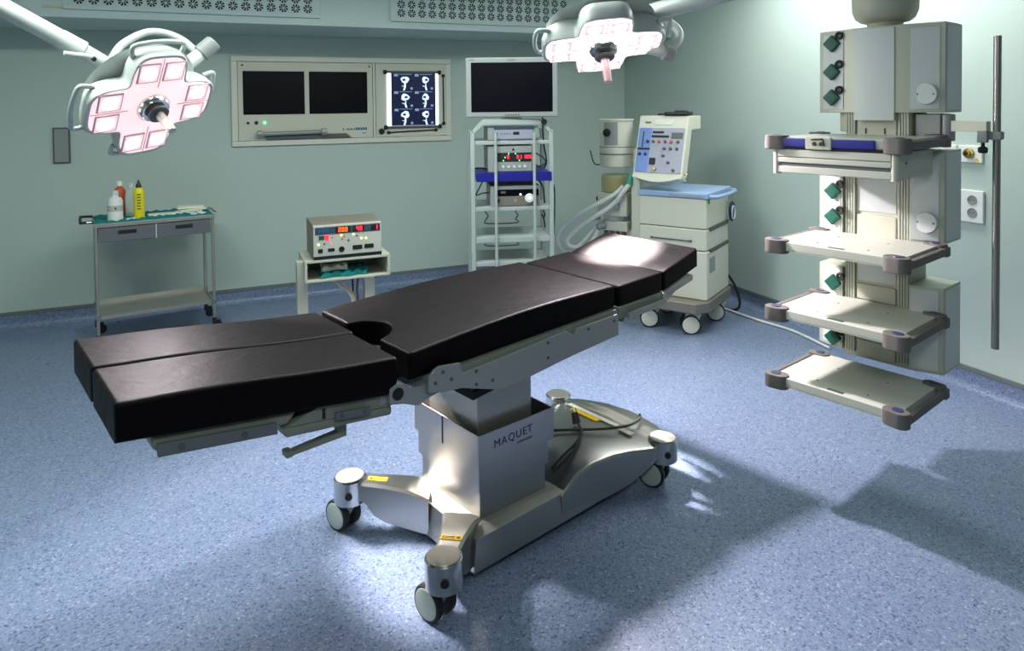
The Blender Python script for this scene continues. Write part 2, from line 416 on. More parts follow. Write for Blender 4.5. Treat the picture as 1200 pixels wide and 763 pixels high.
# ------------------------------------------------------------------ right wall outlets (between pendant and pole)
def rwall(y, z): return (XR, y, z)
t = thing('gas_outlet_plate', 'white wall plate with round brass gas connector right of pendant', 'outlet', (XR, 2.835, 1.415), rad(-90))
G().box(-.075, .075, -.022, -.001, 0, .105, .006).build('plate', 'white', t)
G().box(-.19, -.085, -.022, -.001, 0, .105, .006).build('plate', 'white', t)
cn = G().lathe([(.030, 0), (.030, .018), (.022, .02), (.022, .034), (.012, .036)], (.0, -.022, .058), 20, (0, -1, 0)).build('gas_connector', 'brass', t)
G().cyl((0, -.062, .058), (0, -.056, .058), .012, seg=16).build('connector_core', 'dark', cn)
G().prism([(.03, .012), (.062, .012), (.046, .034)], 'y', -.0245, -.021).build('warning_triangle', 'yellows', t)
t = thing('power_socket_plate', 'white double power socket plate on right wall below gas connector', 'socket', (XR, 2.83, 1.045), rad(-90))
G().box(-.16, .08, -.024, -.001, 0, .20, .008).build('plate', 'white', t)
for x in (-.095, .015):
    for z in (.062, .14):
        so = G().lathe([(.030, 0), (.030, .004), (.025, .0042), (.0245, .001), (.001, .001)], (x, -.024, z), 24, (0, -1, 0)).build('socket', 'grey', t)
        G().cyl((x - .010, -.0265, z), (x - .010, -.0245, z), .0035, seg=8).build('pin_hole', 'dark', so); G().cyl((x + .010, -.0265, z), (x + .010, -.0245, z), .0035, seg=8).build('pin_hole', 'dark', so)

# ------------------------------------------------------------------ operating table
PH = rad(17.17)
TB = (.525, 2.193, 0)
t = thing('operating_table', 'mobile steel operating table with black padded sections in room centre', 'operating table', TB, PH)
def farn(s):
    pts = [(-.8, .752), (.05, .765), (.5, .742), (1.13, .714), (1.74, .688)]
    for (a, x), (b, y) in zip(pts, pts[1:]):
        if s <= b: return x + (y - x) * (s - a) / (b - a)
    return pts[-1][1]
def pad(name, f0, f1, s0f, s1, zt, th, nst=14, r=.012, seam=True):
    """cushion: cross sections in the length plane, swept across the table; f0/f1 = fraction of the width"""
    secs = []; W = .62 * (f1 - f0)
    ts = sorted(set([0, .08 * r / W, .3 * r / W, .65 * r / W, 1.1 * r / W] + [1 - x for x in (0, .08 * r / W, .3 * r / W, .65 * r / W, 1.1 * r / W)] + [k / nst for k in range(1, nst)]))
    for tt in ts:
        d = min(tt, 1 - tt) * W
        o = r - math.sqrt(max(0, r * r - (r - min(d, r)) ** 2))
        f = f0 + (f1 - f0) * tt
        s0 = s0f(f) if callable(s0f) else s0f
        a, b = s0 + o, s1 - o
        ring = []
        def pt(s, z):
            n = .08 + (farn(s) - .08) * f
            ring.append((s, n, z))
        # bottom left -> up -> top -> down
        pt(a, zt(a, f) - (th(a) if callable(th) else th) + o)
        for k in range(5):
            q = PI / 2 * k / 4; s = a + r * (1 - math.cos(q)); pt(s, zt(a, f) - o - r * (1 - math.sin(q)))
        for k in range(1, 12): s = a + r + (b - a - 2 * r) * k / 12; pt(s, zt(s, f) - o)
        for k in range(5):
            q = PI / 2 * (1 - k / 4); s = b - r * (1 - math.cos(q)); pt(s, zt(b, f) - o - r * (1 - math.sin(q)))
        pt(b, zt(b, f) - (th(b) if callable(th) else th) + o)
        secs.append(ring)
    return G().loft(secs).build(name, 'leather', t, ang=50)
ztleg = lambda s, f: .955 + (.045 - s) * .1 + .003 * math.sin(s * 9)
thleg = lambda s: .108 + (s + .73) * .026
pad('leg_pad', 0, .487, -.80, .040, ztleg, thleg)
pad('leg_pad', .503, 1, -.80, .055, ztleg, thleg)
def s0seat(f):
    base = .088 - .01 * f
    if .30 < f < .66:
        x = (f - .30) / .36
        return base + .105 * min(1, math.sin(PI * x) ** .55 * 1.0)
    return base
ztseat = lambda s, f: .957 + .046 * (s - .085) + .018 * math.sin(PI * min(1, max(0, (s - .085) / 1.05))) ** 1.2
pad('seat_pad', 0, 1, s0seat, 1.130, ztseat, .096, nst=44)
ztlb = lambda s, f: .998 + .048 * (s - 1.165)
pad('back_pad', 0, 1, 1.158, 1.462, ztlb, .094)
zthd = lambda s, f: 1.012 + .272 * (s - 1.482)
pad('head_pad', 0, 1, 1.476, 1.745, zthd, .092)

# pads' carrying plates and side rails (near side n ~ .05, far side mirrored)
def mirr(n): return .80 - n
def both(fn):
    for k in (0, 1): fn(lambda n: n if k == 0 else mirr(n), k)
def seat_side(N, k):
    lo, hi = sorted((N(.050), N(.062)))
    poly = [(.139, .815), (.143, .870), (.165, .888), (.186, .895), (.275, .886), (.282, .846), (.50, .860), (.80, .885), (.848, .858), (.862, .880), (1.118, .889), (1.120, .797), (.807, .772), (.60, .748), (.465, .737), (.278, .794), (.20, .800)]
    sp = G().prism(poly, 'y', lo, hi, .0015, 1).build('side_panel', 'alu', t)
    sc = G()
    for s, z in ((.235, .838), (.20, .872), (.168, .842), (.345, .838), (.345, .79), (.42, .785), (.70, .860), (.70, .80), (.93, .865), (1.09, .865)):
        y0 = N(.0502); y1 = N(.0472)
        sc.cyl((s, y0, z), (s, y1, z), .0065, seg=10)
    sc.build('screw', 'greyd', sp)
    lo, hi = sorted((N(.0625), N(.15)))
    G().hexa([(.15, lo, .80), (1.12, lo, .815), (1.12, hi, .815), (.15, hi, .80)], [(.15, lo, .862), (1.125, lo, .905), (1.125, hi, .905), (.15, hi, .862)], .004).build('side_beam', 'olive', t)
both(seat_side)
G().hexa([(.12, .15, .835), (1.13, .15, .875), (1.13, .65, .875), (.12, .65, .835)], [(.12, .15, .862), (1.13, .15, .906), (1.13, .65, .906), (.12, .65, .862)], .003).build('seat_plate', 'slate', t)
def back_side(N, k):
    lo, hi = sorted((N(.075), N(.13)))
    G().hexa([(1.15, lo, .850), (1.47, lo, .868), (1.47, hi, .868), (1.15, hi, .850)], [(1.15, lo, .905), (1.47, lo, .918), (1.47, hi, .918), (1.15, hi, .905)], .004).build('back_beam', 'olive', t)
    lo, hi = sorted((N(.048), N(.060)))
    r = G().hexa([(1.185, lo, .852), (1.455, lo, .866), (1.455, hi, .866), (1.185, hi, .852)], [(1.185, lo, .878), (1.455, lo, .893), (1.455, hi, .893), (1.185, hi, .878)], .002).build('accessory_rail', 'alu', t)
    lo, hi = sorted((N(.058), N(.08)))
    g = G()
    for s in (1.22, 1.42): g.cyl((s, lo, .872 + (s - 1.2) * .05), (s, hi, .872 + (s - 1.2) * .05), .008, seg=10)
    g.build('rail_spacer', 'steel', r)
    lo, hi = sorted((N(.07), N(.125)))
    G().prism([(1.44, .862), (1.455, .912), (1.50, .925), (1.665, .970), (1.690, .962), (1.690, .935), (1.55, .905), (1.50, .878)], 'y', lo, hi, .004).build('head_beam', 'alu', t)
both(back_side)
G().hexa([(1.15, .13, .880), (1.46, .13, .895), (1.46, .67, .895), (1.15, .67, .880)], [(1.15, .13, .904), (1.46, .13, .918), (1.46, .67, .918), (1.15, .67, .904)], .003).build('back_plate', 'slate', t)
G().hexa([(1.475, .12, .895), (1.73, .12, .965), (1.73, .66, .965), (1.475, .66, .895)], [(1.475, .12, .918), (1.73, .12, .988), (1.73, .66, .988), (1.475, .66, .918)], .003).build('head_plate', 'slate', t)
G().cyl((1.20, .10, .845), (1.20, .70, .845), .018).cyl((1.36, .16, .82), (1.36, .20, .86), .02).cyl((1.28, .16, .82), (1.28, .20, .86), .016).build('hinge_bar', 'greyd', t)

# leg sections: tapering olive castings with a dark rail and release lever
def leg_frame(y0, y1, out):
    """out = -1 when the outer side faces the near side, +1 when it faces the far side"""
    o, i = (y0, y1) if out < 0 else (y1, y0)
    lo, hi = sorted((y0, y1))
    zt = lambda s: ztleg(s, 0) - thleg(s) - .002
    f = G()
    f.hexa([(-.705, lo, .868), (-.33, lo, .828), (-.33, hi, .828), (-.705, hi, .868)], [(-.715, lo, zt(-.715)), (-.30, lo, zt(-.30)), (-.30, hi, zt(-.30)), (-.715, hi, zt(-.715))], .014, 3)
    f.build('leg_frame', 'olive', t)
    f = G()
    f.hexa([(-.345, lo, .822), (.028, lo, .785), (.028, hi, .785), (-.345, hi, .822)], [(-.235, lo, zt(-.235)), (.030, lo, zt(.03)), (.030, hi, zt(.03)), (-.235, hi, zt(-.235))], .004, 2)
    f.build('leg_joint', 'olive', t)
    f = G(); f.hexa([(-.342, lo, .790), (.030, lo, .752), (.030, hi, .752), (-.342, hi, .790)], [(-.346, lo, .824), (.030, lo, .786), (.030, hi, .786), (-.346, hi, .824)], .012, 3)
    f.build('leg_lower_housing', 'olive', t)
    a, b = sorted((o + out * .012, o + out * .022))
    r = G().hexa([(-.700, a, .862), (-.372, a, .822), (-.372, b, .822), (-.700, b, .862)], [(-.703, a, .900), (-.375, a, .858), (-.375, b, .858), (-.703, b, .900)], .003).build('accessory_rail', 'slate', t)
    g = G()
    for s in (-.64, -.47):
        zc = .881 - (s + .70) * .123
        g.cyl((s, o, zc), (s, o + out * .026, zc), .009, seg=10)
    g.build('rail_bolt', 'greyd', r)
    r = G().hexa([(-.185, a, .806), (-.062, a, .790), (-.062, b, .790), (-.185, b, .806)], [(-.186, a, .832), (-.063, a, .816), (-.063, b, .816), (-.186, b, .832)], .003).build('short_rail', 'slate', t)
    g = G()
    for s, z in ((-.165, .817), (-.085, .807)): g.cyl((s, o, z), (s, o + out * .025, z), .006, seg=10)
    g.build('rail_bolt', 'greyd', r)
    a, b = sorted((o + out * .003, o - out * .004))
    G().box(-.018, .018, a, b, .800, .832, .003).build('catch_plate', 'alu', t)
    a, b = sorted((o + out * .002, o - out * .004))
    G().box(-.222, -.212, a, b, .815, .847).build('joint_slot', 'dark', t)
    m = (lo + hi) / 2 if out > 0 else lo + .075
    lv = G().cyl((-.125, m, .775), (-.125, m, .715), .020, seg=16, bev=.003).build('release_lever', 'olive', t)
    G().hexa([(-.30, m - .018, .700), (-.11, m - .018, .706), (-.11, m + .018, .706), (-.30, m + .018, .700)], [(-.30, m - .016, .712), (-.11, m - .016, .728), (-.11, m + .016, .728), (-.30, m + .016, .712)], .004).box(-.318, -.295, m - .02, m + .02, .698, .718, .004).build('lever_arm', 'olive', lv)
leg_frame(.105, .33, -1)
leg_frame(.47, .695, 1)
# hinge heads between seat and leg sections
def hinge(y0, y1):
    lo, hi = sorted((y0, y1)); yo = lo if lo < .3 else hi; sg = -1 if lo < .3 else 1
    h = G().prism([(.005, .802), (.004, .856), (.03, .868), (.065, .858), (.09, .838), (.115, .835), (.25, .842), (.26, .80), (.17, .785), (.115, .768), (.06, .79)], 'y', lo, hi, .004).build('hinge_bracket', 'alu', t)
    a, b = sorted((yo + sg * .003, yo - sg * .002))
    G().cyl((.036, a, .832), (.036, b, .832), .021, seg=20).build('hinge_bolt', 'dark', h)
hinge(.078, .125); hinge(.675, .722)
G().cyl((.04, .08, .838), (.04, .72, .838), .022).build('hinge_shaft', 'greyd', t)
G().box(.10, .30, .2, .6, .78, .835, .006).build('seat_carrier', 'greyd', t)

# column: telescoping steel sleeves, inner head and black bellows
def sleeve(name, s0, s1, n0, n1, z0, z1, th=.006, m='steel'):
    g = G()
    g.box(s0, s1, n0, n0 + th, z0, z1, .001, 1).box(s0, s1, n1 - th, n1, z0, z1, .001, 1)
    g.box(s0, s0 + th, n0 + th, n1 - th, z0, z1, .001, 1).box(s1 - th, s1, n0 + th, n1 - th, z0, z1, .001, 1)
    return g.build(name, m, t)
top = sleeve('column_sleeve', .450, .850, .180, .645, .385, .516)
lf = G().box(.4475, .4505, .425, .431, .40, .514).build('sleeve_seam', 'dark', top)
lettering('lettering', 'MAQUET', .045, 'navytext', top, rail_mtx(.525, .1795, .4455, (1, 0, .035), (-.035, 0, 1)), spacing=1.18)
g = G()
for k, w in enumerate((.006, .008, .009, .006, .008, .007, .009, .007)): g.box(.645 + k * .0105, .645 + k * .0105 + w, .1785, .1798, .426, .435)
g.build('small_print', 'greytext', top)
sleeve('column_sleeve', .455, .822, .186, .624, .285, .400)
sleeve('column_sleeve', .462, .808, .192, .604, .175, .300)
G().box(.47, .80, .20, .595, .17, .33).build('column_core', 'dark', t)
G().hexa([(.485, .235, .33), (.775, .235, .33), (.775, .57, .33), (.485, .57, .33)], [(.480, .225, .66), (.765, .225, .71), (.765, .58, .71), (.480, .58, .66)], .006).build('column_head', 'steel_soft', t)
g = G()
for k in range(5):
    a = .012 * (k % 2); z = .655 + k * .028
    g.hexa([(.44 + a, .20 + a, z), (.79 - a, .20 + a, z + .045), (.79 - a, .60 - a, z + .045), (.44 + a, .60 - a, z)], [(.45 - a * .4, .205, z + .027), (.78, .205, z + .07), (.78, .595, z + .07), (.45 - a * .4, .595, z + .027)])
g.build('bellows', 'dark', t)
# base: front cross bar, two splayed arms, spine and raised rear hood
G().hexa([(.375, .118, .035), (1.33, .128, .05), (1.33, .655, .05), (.375, .655, .035)], [(.395, .128, .158), (.86, .140, .172), (.86, .64, .172), (.395, .64, .158)], .006).build('base_plinth', 'steel', t)
G().hexa([(.40, .125, .158), (.86, .125, .170), (.86, .64, .170), (.40, .64, .158)], [(.44, .168, .180), (.85, .168, .180), (.85, .62, .180), (.44, .62, .180)], .004).build('base_step', 'steel_soft', t)
rnd = random.Random(3)
secs = []
for s, n0, n1, zt_, zb in ((.845, .128, .650, .185, .04), (.94, .128, .652, .243, .045), (1.03, .128, .656, .258, .05), (1.16, .118, .665, .256, .055), (1.26, .098, .685, .248, .075), (1.33, .070, .708, .242, .12), (1.40, .048, .732, .236, .165), (1.46, .042, .738, .230, .178), (1.52, .075, .705, .224, .180), (1.575, .15, .63, .214, .180), (1.60, .25, .53, .205, .182)):
    r = .018; ring = [(s, n0, zb)]
    for k in range(5):
        a = PI / 2 * k / 4; ring.append((s, n0 + r * (1 - math.cos(a)), zt_ - .025 - r * (1 - math.sin(a))))
    m = 9
    for k in range(1, m):
        u = k / m; ring.append((s, n0 + r + (n1 - n0 - 2 * r) * u, zt_ - .025 + .025 * math.sin(PI * u) ** .5))
    for k in range(5):
        a = PI / 2 * (1 - k / 4); ring.append((s, n1 - r * (1 - math.cos(a)), zt_ - .025 - r * (1 - math.sin(a))))
    ring.append((s, n1, zb)); secs.append(ring)
hood = G().loft(secs).build('base_hood', 'steel', t, ang=50)
for (c, dn) in (((.186, .040), 1), ((.183, .737), -1)):
    # arm runs from the caster housing diagonally to the plinth
    a = Vector((c[0], c[1], 0)); b = Vector((.44, .385 - dn * .115, 0)); d = (b - a).normalized(); p = Vector((-d.y, d.x, 0))
    w0, w1 = .050, .085
    Lq = (b - a).length; secs = []
    for u, hw, zb, zt_ in ((0, .046, .150, .224), (.07, .046, .148, .222), (.115, .050, .090, .220), (.16, .054, .066, .217), (Lq * .75, .066, .045, .204), (Lq, .088, .036, .180)):
        c_ = a + d * u
        secs.append([tuple(c_ + p * x + V(0, 0, z)) for x, z in ((-hw, zb), (hw, zb), (hw, zt_ - .010), (hw - .010, zt_), (-hw + .010, zt_), (-hw, zt_ - .010))])
    arm = G().loft(secs).build('base_arm', 'steel', t, ang=28)
    q = a + d * .120
    mt = rail_mtx(q.x, q.y, .2200, p if dn > 0 else d - V(0, 0, .08), tuple(d * -1 + Vector((0, 0, .09))) if dn > 0 else tuple(p))
    st = G().box(-.040, .040, -.014, .014, 0, .0015).xf(mt).build('warning_sticker', 'yellows', arm)
    mk = G()
    mk.prism([(-.036, -.009), (-.018, -.009), (-.027, .009)], 'z', .0015, .0021)
    for k in range(3): mk.box(-.010, .034, -.009 + k * .007, -.006 + k * .007, .0015, .0021)
    mk.xf(mt).build('sticker_print', 'blackp', st)
for s0, s1, n0, n1, m in ((1.345, 1.372, .27, .60, 'paper'), (1.315, 1.345, .37, .55, 'yellows'), (1.33, 1.362, .17, .25, 'paper')):
    G().hexa([(s0, n0, .2455), (s1, n0, .2435), (s1, n1, .2435), (s0, n1, .2455)], [(s0, n0, .2485), (s1, n0, .2465), (s1, n1, .2465), (s0, n1, .2485)]).build('hood_sticker', m, t)

def caster(cx, cy, head, name='caster'):
    """swivel caster: steel housing, grey fork and twin wheels; head = rolling direction"""
    z1 = .232
    h = G().cyl((cx, cy, .128), (cx, cy, z1), .067, seg=36, bev=.004).build(name, 'chrome', t)
    G().cyl((cx, cy, z1 - .001), (cx, cy, z1 + .004), .060, seg=36, bev=.002).build('housing_cap', 'steel_soft', h)
    d = Vector((math.cos(head), math.sin(head), 0)); p = Vector((-d.y, d.x, 0)); c = Vector((cx, cy, 0))
    bq = Vector((math.cos(-PI / 2 - PH - .25), math.sin(-PI / 2 - PH - .25), 0))
    G().cyl(c + bq * .060 + V(0, 0, .178), c + bq * .071 + V(0, 0, .178), .015, seg=16).build('lock_bolt', 'rubber', h)
    w = c + d * .045
    f = G(); k = 14
    prof = []
    for e in (-1, 1): pass
    f.hexa([tuple(w + p * s_ * .012 + d * u + V(0, 0, z)) for s_, u, z in ((-1, -.03, .05), (-1, .03, .05), (1, .03, .05), (1, -.03, .05))],
           [tuple(c + p * s_ * .030 + d * u + V(0, 0, z)) for s_, u, z in ((-1, -.036, .14), (-1, .046, .14), (1, .046, .14), (1, -.036, .14))], .008, 3)
    f.build('fork', 'fork', h)
    for sgn in (-1, 1):
        o = w + p * sgn * .031 + V(0, 0, .064)
        ty = G().lathe([(.046, -.016), (.060, -.016), (.064, -.010), (.064, .010), (.060, .015), (.046, .016)], o, 40, p * sgn).build('wheel', 'rubber', h)
        G().lathe([(.001, .019), (.046, .019), (.053, .0168), (.0545, .012), (.0545, .008), (.001, .008)], o, 40, p * sgn).build('wheel_disc', 'wheel', ty)
    return h
# local headings: wheels trail towards camera left
caster(.186, .040, rad(99))
caster(.183, .737, rad(103))
caster(1.452, .075, rad(108))
caster(1.424, .752, rad(92))

# power cable lying over the hood
t2 = t
g = G()
g.tube([(.88, .50, .258), (1.04, .415, .270), (1.16, .33, .268), (1.28, .25, .266), (1.38, .215, .262), (1.48, .235, .256), (1.56, .30, .232), (1.60, .33, .20)], .006, seg=8)
g.build('power_cable', 'rubber', t)
G().tube([(.85, .195, .245), (.93, .215, .262), (1.05, .25, .270), (1.14, .30, .270), (1.18, .35, .270), (1.195, .385, .280)], .006, seg=8).build('power_cable', 'rubber', t2)
G().tube([(.85, .180, .235), (.93, .195, .256), (1.02, .225, .266), (1.09, .265, .268)], .006, seg=8).build('power_cable', 'rubber', t2)
pl = G().cyl((1.195, .385, .268), (1.20, .405, .315), .020, .016, seg=16, bev=.003).build('power_plug', 'blackp', t2)
G().cyl((1.192, .402, .31), (1.195, .415, .328), .004, seg=8).cyl((1.212, .402, .31), (1.215, .415, .328), .004, seg=8).build('plug_pin', 'chrome', pl)

# ------------------------------------------------------------------ surgical lamps
def outline(scale=1., n=96):
    """four-lobed cross outline with straight lobe ends and hollow corners"""
    pts = []
    for k in range(n):
        a = 2 * PI * k / n
        c = abs(math.cos(2 * a)) ** .5 * (1 if math.cos(2 * a) > 0 or True else 0)
        # radius of a rounded plus sign
        best = 0
        for q in range(4):
            b = a - q * PI / 2; x, y = math.cos(b), math.sin(b)
            # lobe rectangle: half width .150, reach .312 (superellipse)
            if x > 0:
                r = ((abs(x) / .325) ** 6 + (abs(y) / .140) ** 6) ** (-1 / 6)
                best = max(best, r)
        pts.append(best)
    # smooth the inner corners
    for _ in range(3): pts = [(pts[i - 1] + pts[i] * 2 + pts[(i + 1) % n]) / 4 for i in range(n)]
    return [(math.cos(2 * PI * k / n) * pts[k] * scale, math.sin(2 * PI * k / n) * pts[k] * scale) for k in range(n)]
def lamp_head(name, label, mtx, front, pw, cone, focus, handle_mat, i_wide=0, aim=None, rails=(0, 1, 2, 3)):
    """local +z = direction of light; x,y = the two lobe axes"""
    t = thing(name, label, 'surgical lamp', mtx=mtx, group='four-lobed surgical lamps')
    O = outline()
    shell = G(); rings = []
    for sc, z in ((.30, -.138), (.59, -.135), (.82, -.122), (.95, -.094), (1.01, -.05), (1.02, 0), (1.0, .008), (.965, .006)):
        if sc < .6:
            rings.append([(.19 * sc / .3 * math.cos(2 * PI * k / 96) * .8, .19 * sc / .3 * math.sin(2 * PI * k / 96) * .8, z) for k in range(96)])
        else: rings.append([(x * sc, y * sc, z) for x, y in O])
    shell.loft(rings).build('lamp_shell', 'lampw', t, ang=55)
    fg = G().loft([[(x * .965, y * .965, .004) for x, y in O], [(x * .93, y * .93, .012) for x, y in O], [(x * .55, y * .55, .0105) for x, y in O], [(x * .3, y * .3, .010) for x, y in O]]).build('front_glass', front, t, ang=50)
    for q in range(4):
        G().box(.13, .31, -.0018, .0018, .010, .0145, mtx=Matrix.Rotation(q * PI / 2, 4, 'Z')).build('glass_seam', 'pinkh', t)
    i = 0
    for q in range(4):
        m4 = Matrix.Rotation(q * PI / 2, 4, 'Z')
        for sg in (-1, 1):
            c = m4 @ V(.228, sg * .066, 0)
            # recessed reflector: dark-edged chrome frame and bright rounded-square lens
            mm = Matrix.Translation(c) @ Matrix.Rotation(q * PI / 2, 4, 'Z')
            fr = G().box(-.060, .060, -.055, .055, .008, .0165, .008, 3, mtx=mm).build('reflector', 'pinkh' if front == 'glow' else front, t)
            G().box(-.053, .053, -.048, .048, .012, .0185, .004, 2, mtx=mm).build('reflector_bowl', 'bulbring', fr)
            rg = []
            for sc, z in ((1, .0175), (.98, .021), (.8, .0245), (.4, .026), (.02, .0262)):
                rg.append([tuple(mm @ V(.034 * sc * (abs(math.cos(k * PI / 16)) ** .6) * (1 if math.cos(k * PI / 16) > 0 else -1), .031 * sc * (abs(math.sin(k * PI / 16)) ** .6) * (1 if math.sin(k * PI / 16) > 0 else -1), z)) for k in range(32)])
            G().loft(rg).build('lens', 'bulb', fr)
            li = bpy.data.lights.new('lamp_beam', 'SPOT'); li.energy = pw; li.spot_size = cone; li.spot_blend = .6
            li.shadow_soft_size = .035; li.color = (1, .93, .90)
            lo = bpy.data.objects.new('lamp_beam', li); COL.objects.link(lo); lo.parent = t
            p = V(c.x, c.y, .07); dr = (aim or V(0, 0, focus)) + V(c.x * .25, c.y * .25, 0) - p
            lo.matrix_local = Matrix.Translation(p) @ dr.to_track_quat('-Z', 'Y').to_matrix().to_4x4()
    l2 = bpy.data.lights.new('lamp_spill', 'SPOT'); l2.energy = i_wide; l2.spot_size = rad(132); l2.spot_blend = .4
    l2.shadow_soft_size = .05; l2.color = (1, .89, .93)
    o2 = bpy.data.objects.new('lamp_spill', l2); COL.objects.link(o2); o2.parent = t
    o2.matrix_local = Matrix.Translation(V(0, 0, .235)) @ Matrix.Rotation(PI, 4, 'X')
    hub = G().lathe([(.085, .0), (.085, .020), (.070, .040), (.060, .042), (.001, .042)], (0, 0, .004), 32).build('hub', 'chrome', t)
    G().lathe([(.028, .04), (.030, .055), (.052, .058), (.056, .066), (.050, .074), (.001, .074)], (0, 0, .004), 32).build('hub_collar', 'greyd', hub)
    G().lathe([(.024, .07), (.023, .16), (.0215, .205), (.018, .21), (.001, .208)], (0, 0, .004), 24).build('handle', handle_mat, hub)
    # grab rails at the four lobe ends
    for q in rails:
        m4 = Matrix.Rotation(q * PI / 2, 4, 'Z')
        pts = [m4 @ V(x, y, z) for x, y, z in ((.285, -.125, -.055), (.345, -.130, -.06), (.362, -.07, -.06), (.367, 0, -.06), (.362, .07, -.06), (.345, .130, -.06), (.285, .125, -.055))]
        G().tube(pts, .0125, seg=10, sub=5).build('grab_rail', 'lampw', t)
    return t

# --- first lamp (left), facing down across the room to the table base
n1 = V(.478, -.630, -.612).normalized(); e1 = V(.847, .516, .130); e1 = (e1 - n1 * e1.dot(n1)).normalized(); e2 = n1.cross(e1)
c1 = V(-.319, 3.775, 1.814)
c1 = c1 + Rv * .025
m1 = Matrix(((e1.x, e2.x, n1.x, c1.x), (e1.y, e2.y, n1.y, c1.y), (e1.z, e2.z, n1.z, c1.z), (0, 0, 0, 1)))
m1 = m1 @ Matrix.Scale(.92, 4)
L1 = lamp_head('surgical_lamp', 'four-lobed surgical lamp tilted towards the viewer, left of the wall screens', m1, 'glow', 80, rad(26), 1.75, 'steel_soft', 36, m1.inverted() @ V(.795, 2.674, .2))
inv = m1.inverted()
def W(p): return inv @ Vector(p)
ar = G().tube([W((-1.75, 3.35, 2.80)), W((-.60, 3.90, 2.085))], .046, seg=20, sub=1).build('spring_arm', 'lampw', L1)
G().cyl(W((-.69, 3.86, 2.14)), W((-.60, 3.90, 2.085)), .050, seg=20).cyl(W((-.60, 3.90, 2.085)), W((-.47, 3.955, 2.0)), .040, .037, seg=20, bev=.006).build('arm_joint', 'lampw', ar)
G().cyl(W((-.66, 3.80, 2.065)), W((-.55, 3.85, 2.055)), .010, seg=10).build('joint_lever', 'white', ar)
G().cyl(W((-.55, 3.88, 2.045)), W((-.548, 3.872, 2.040)), .012, seg=12).build('joint_screw', 'dark', ar)
G().tube([W(p) for p in ((-.485, 3.945, 2.045), (-.44, 3.99, 2.125), (-.344, 4.068, 2.195), (-.255, 4.11, 2.20), (-.17, 4.12, 2.165), (-.097, 4.10, 2.095))], .021, seg=14).build('yoke_arm', 'lampw', L1)
yk = G().cyl(W((-.26, 3.93, 1.93)), W((-.06, 4.09, 2.11)), .040, .040, seg=20).build('yoke_shaft', 'lampw', L1)
G().cyl(W((-.085, 4.07, 2.09)), W((-.015, 4.085, 2.155)), .050, seg=20, bev=.006).build('yoke_cap', 'grey', yk)

# --- second lamp (right), above the head section, beam straight down
c2 = V(1.925, 3.275, 2.115); tgt = V(1.925, 3.04, 1.06); n2 = (V(1.84, 2.86, 1.06) - c2).normalized()
e1 = V(math.cos(rad(-22.96 - 2)), math.sin(rad(-22.96 - 2)), 0); e1 = (e1 - n2 * e1.dot(n2)).normalized(); e2 = n2.cross(e1)
m2 = Matrix(((e1.x, e2.x, n2.x, c2.x), (e1.y, e2.y, n2.y, c2.y), (e1.z, e2.z, n2.z, c2.z), (0, 0, 0, 1)))
inv2 = m2.inverted()
L2 = lamp_head('surgical_lamp', 'surgical lamp beaming down over the head pad, beside the rack monitor', m2, 'glow2', 1300, rad(20), 1.15, 'pinkh', 175, inv2 @ V(1.90, 3.075, 1.06), (0, 2))
inv = m2.inverted()
ar = G().tube([W((2.13, 3.38, 2.275)), W((2.33, 2.88, 2.345)), W((2.62, 2.155, 2.447))], .050, seg=20, sub=1).build('spring_arm', 'lampw', L2)
G().cyl(W((2.10, 3.44, 2.265)), W((2.16, 3.30, 2.285)), .058, seg=20, bev=.006).build('arm_joint', 'lampw', ar)
G().tube([W(p) for p in ((2.15, 3.40, 2.27), (2.26, 3.36, 2.285), (2.36, 3.30, 2.265), (2.40, 3.25, 2.205), (2.37, 3.22, 2.145), (2.30, 3.22, 2.10))], .026, seg=14).build('yoke_arm', 'lampw', L2)
G().cyl(W((2.62, 2.155, 2.40)), W((2.62, 2.155, 2.95)), .055, seg=20).build('ceiling_stem', 'lampw', L2)
yk = G().cyl(W((2.18, 3.24, 2.11)), W((2.30, 3.21, 2.08)), .034, seg=18).build('yoke_shaft', 'lampw', L2)
G().cyl(W((2.27, 3.215, 2.085)), W((2.33, 3.20, 2.07)), .044, seg=20, bev=.006).build('yoke_cap', 'grey', yk)


# ------------------------------------------------------------------ ceiling pendant with shelves
BYAW = rad(16.893)
P = thing('ceiling_pendant', 'tall cream ceiling-hung equipment pendant with four shelves and pole on right', 'pendant', (2.4799, 1.9148, 0), BYAW)
fq = lambda u: .462 - .052 * (1 - ((u - .28) / .28) ** 2)      # bowed front face
def front_slab(u0, u1, z0, z1, out, back=.01, n=8):
    poly = [(fq(u0 + (u1 - u0) * k / n) - out, u0 + (u1 - u0) * k / n) for k in range(n + 1)] + [(fq(u1) + back, u1), (fq(u0) + back, u0)]
    return G().prism(poly, 'z', z0, z1)
def module(u0, u1, z0, z1, n=14):
    poly = [(fq(u0 + (u1 - u0) * k / n), u0 + (u1 - u0) * k / n) for k in range(n + 1)] + [(.665, u1), (.665, u0)]
    return G().prism(poly, 'z', z0, z1, .004, 2)
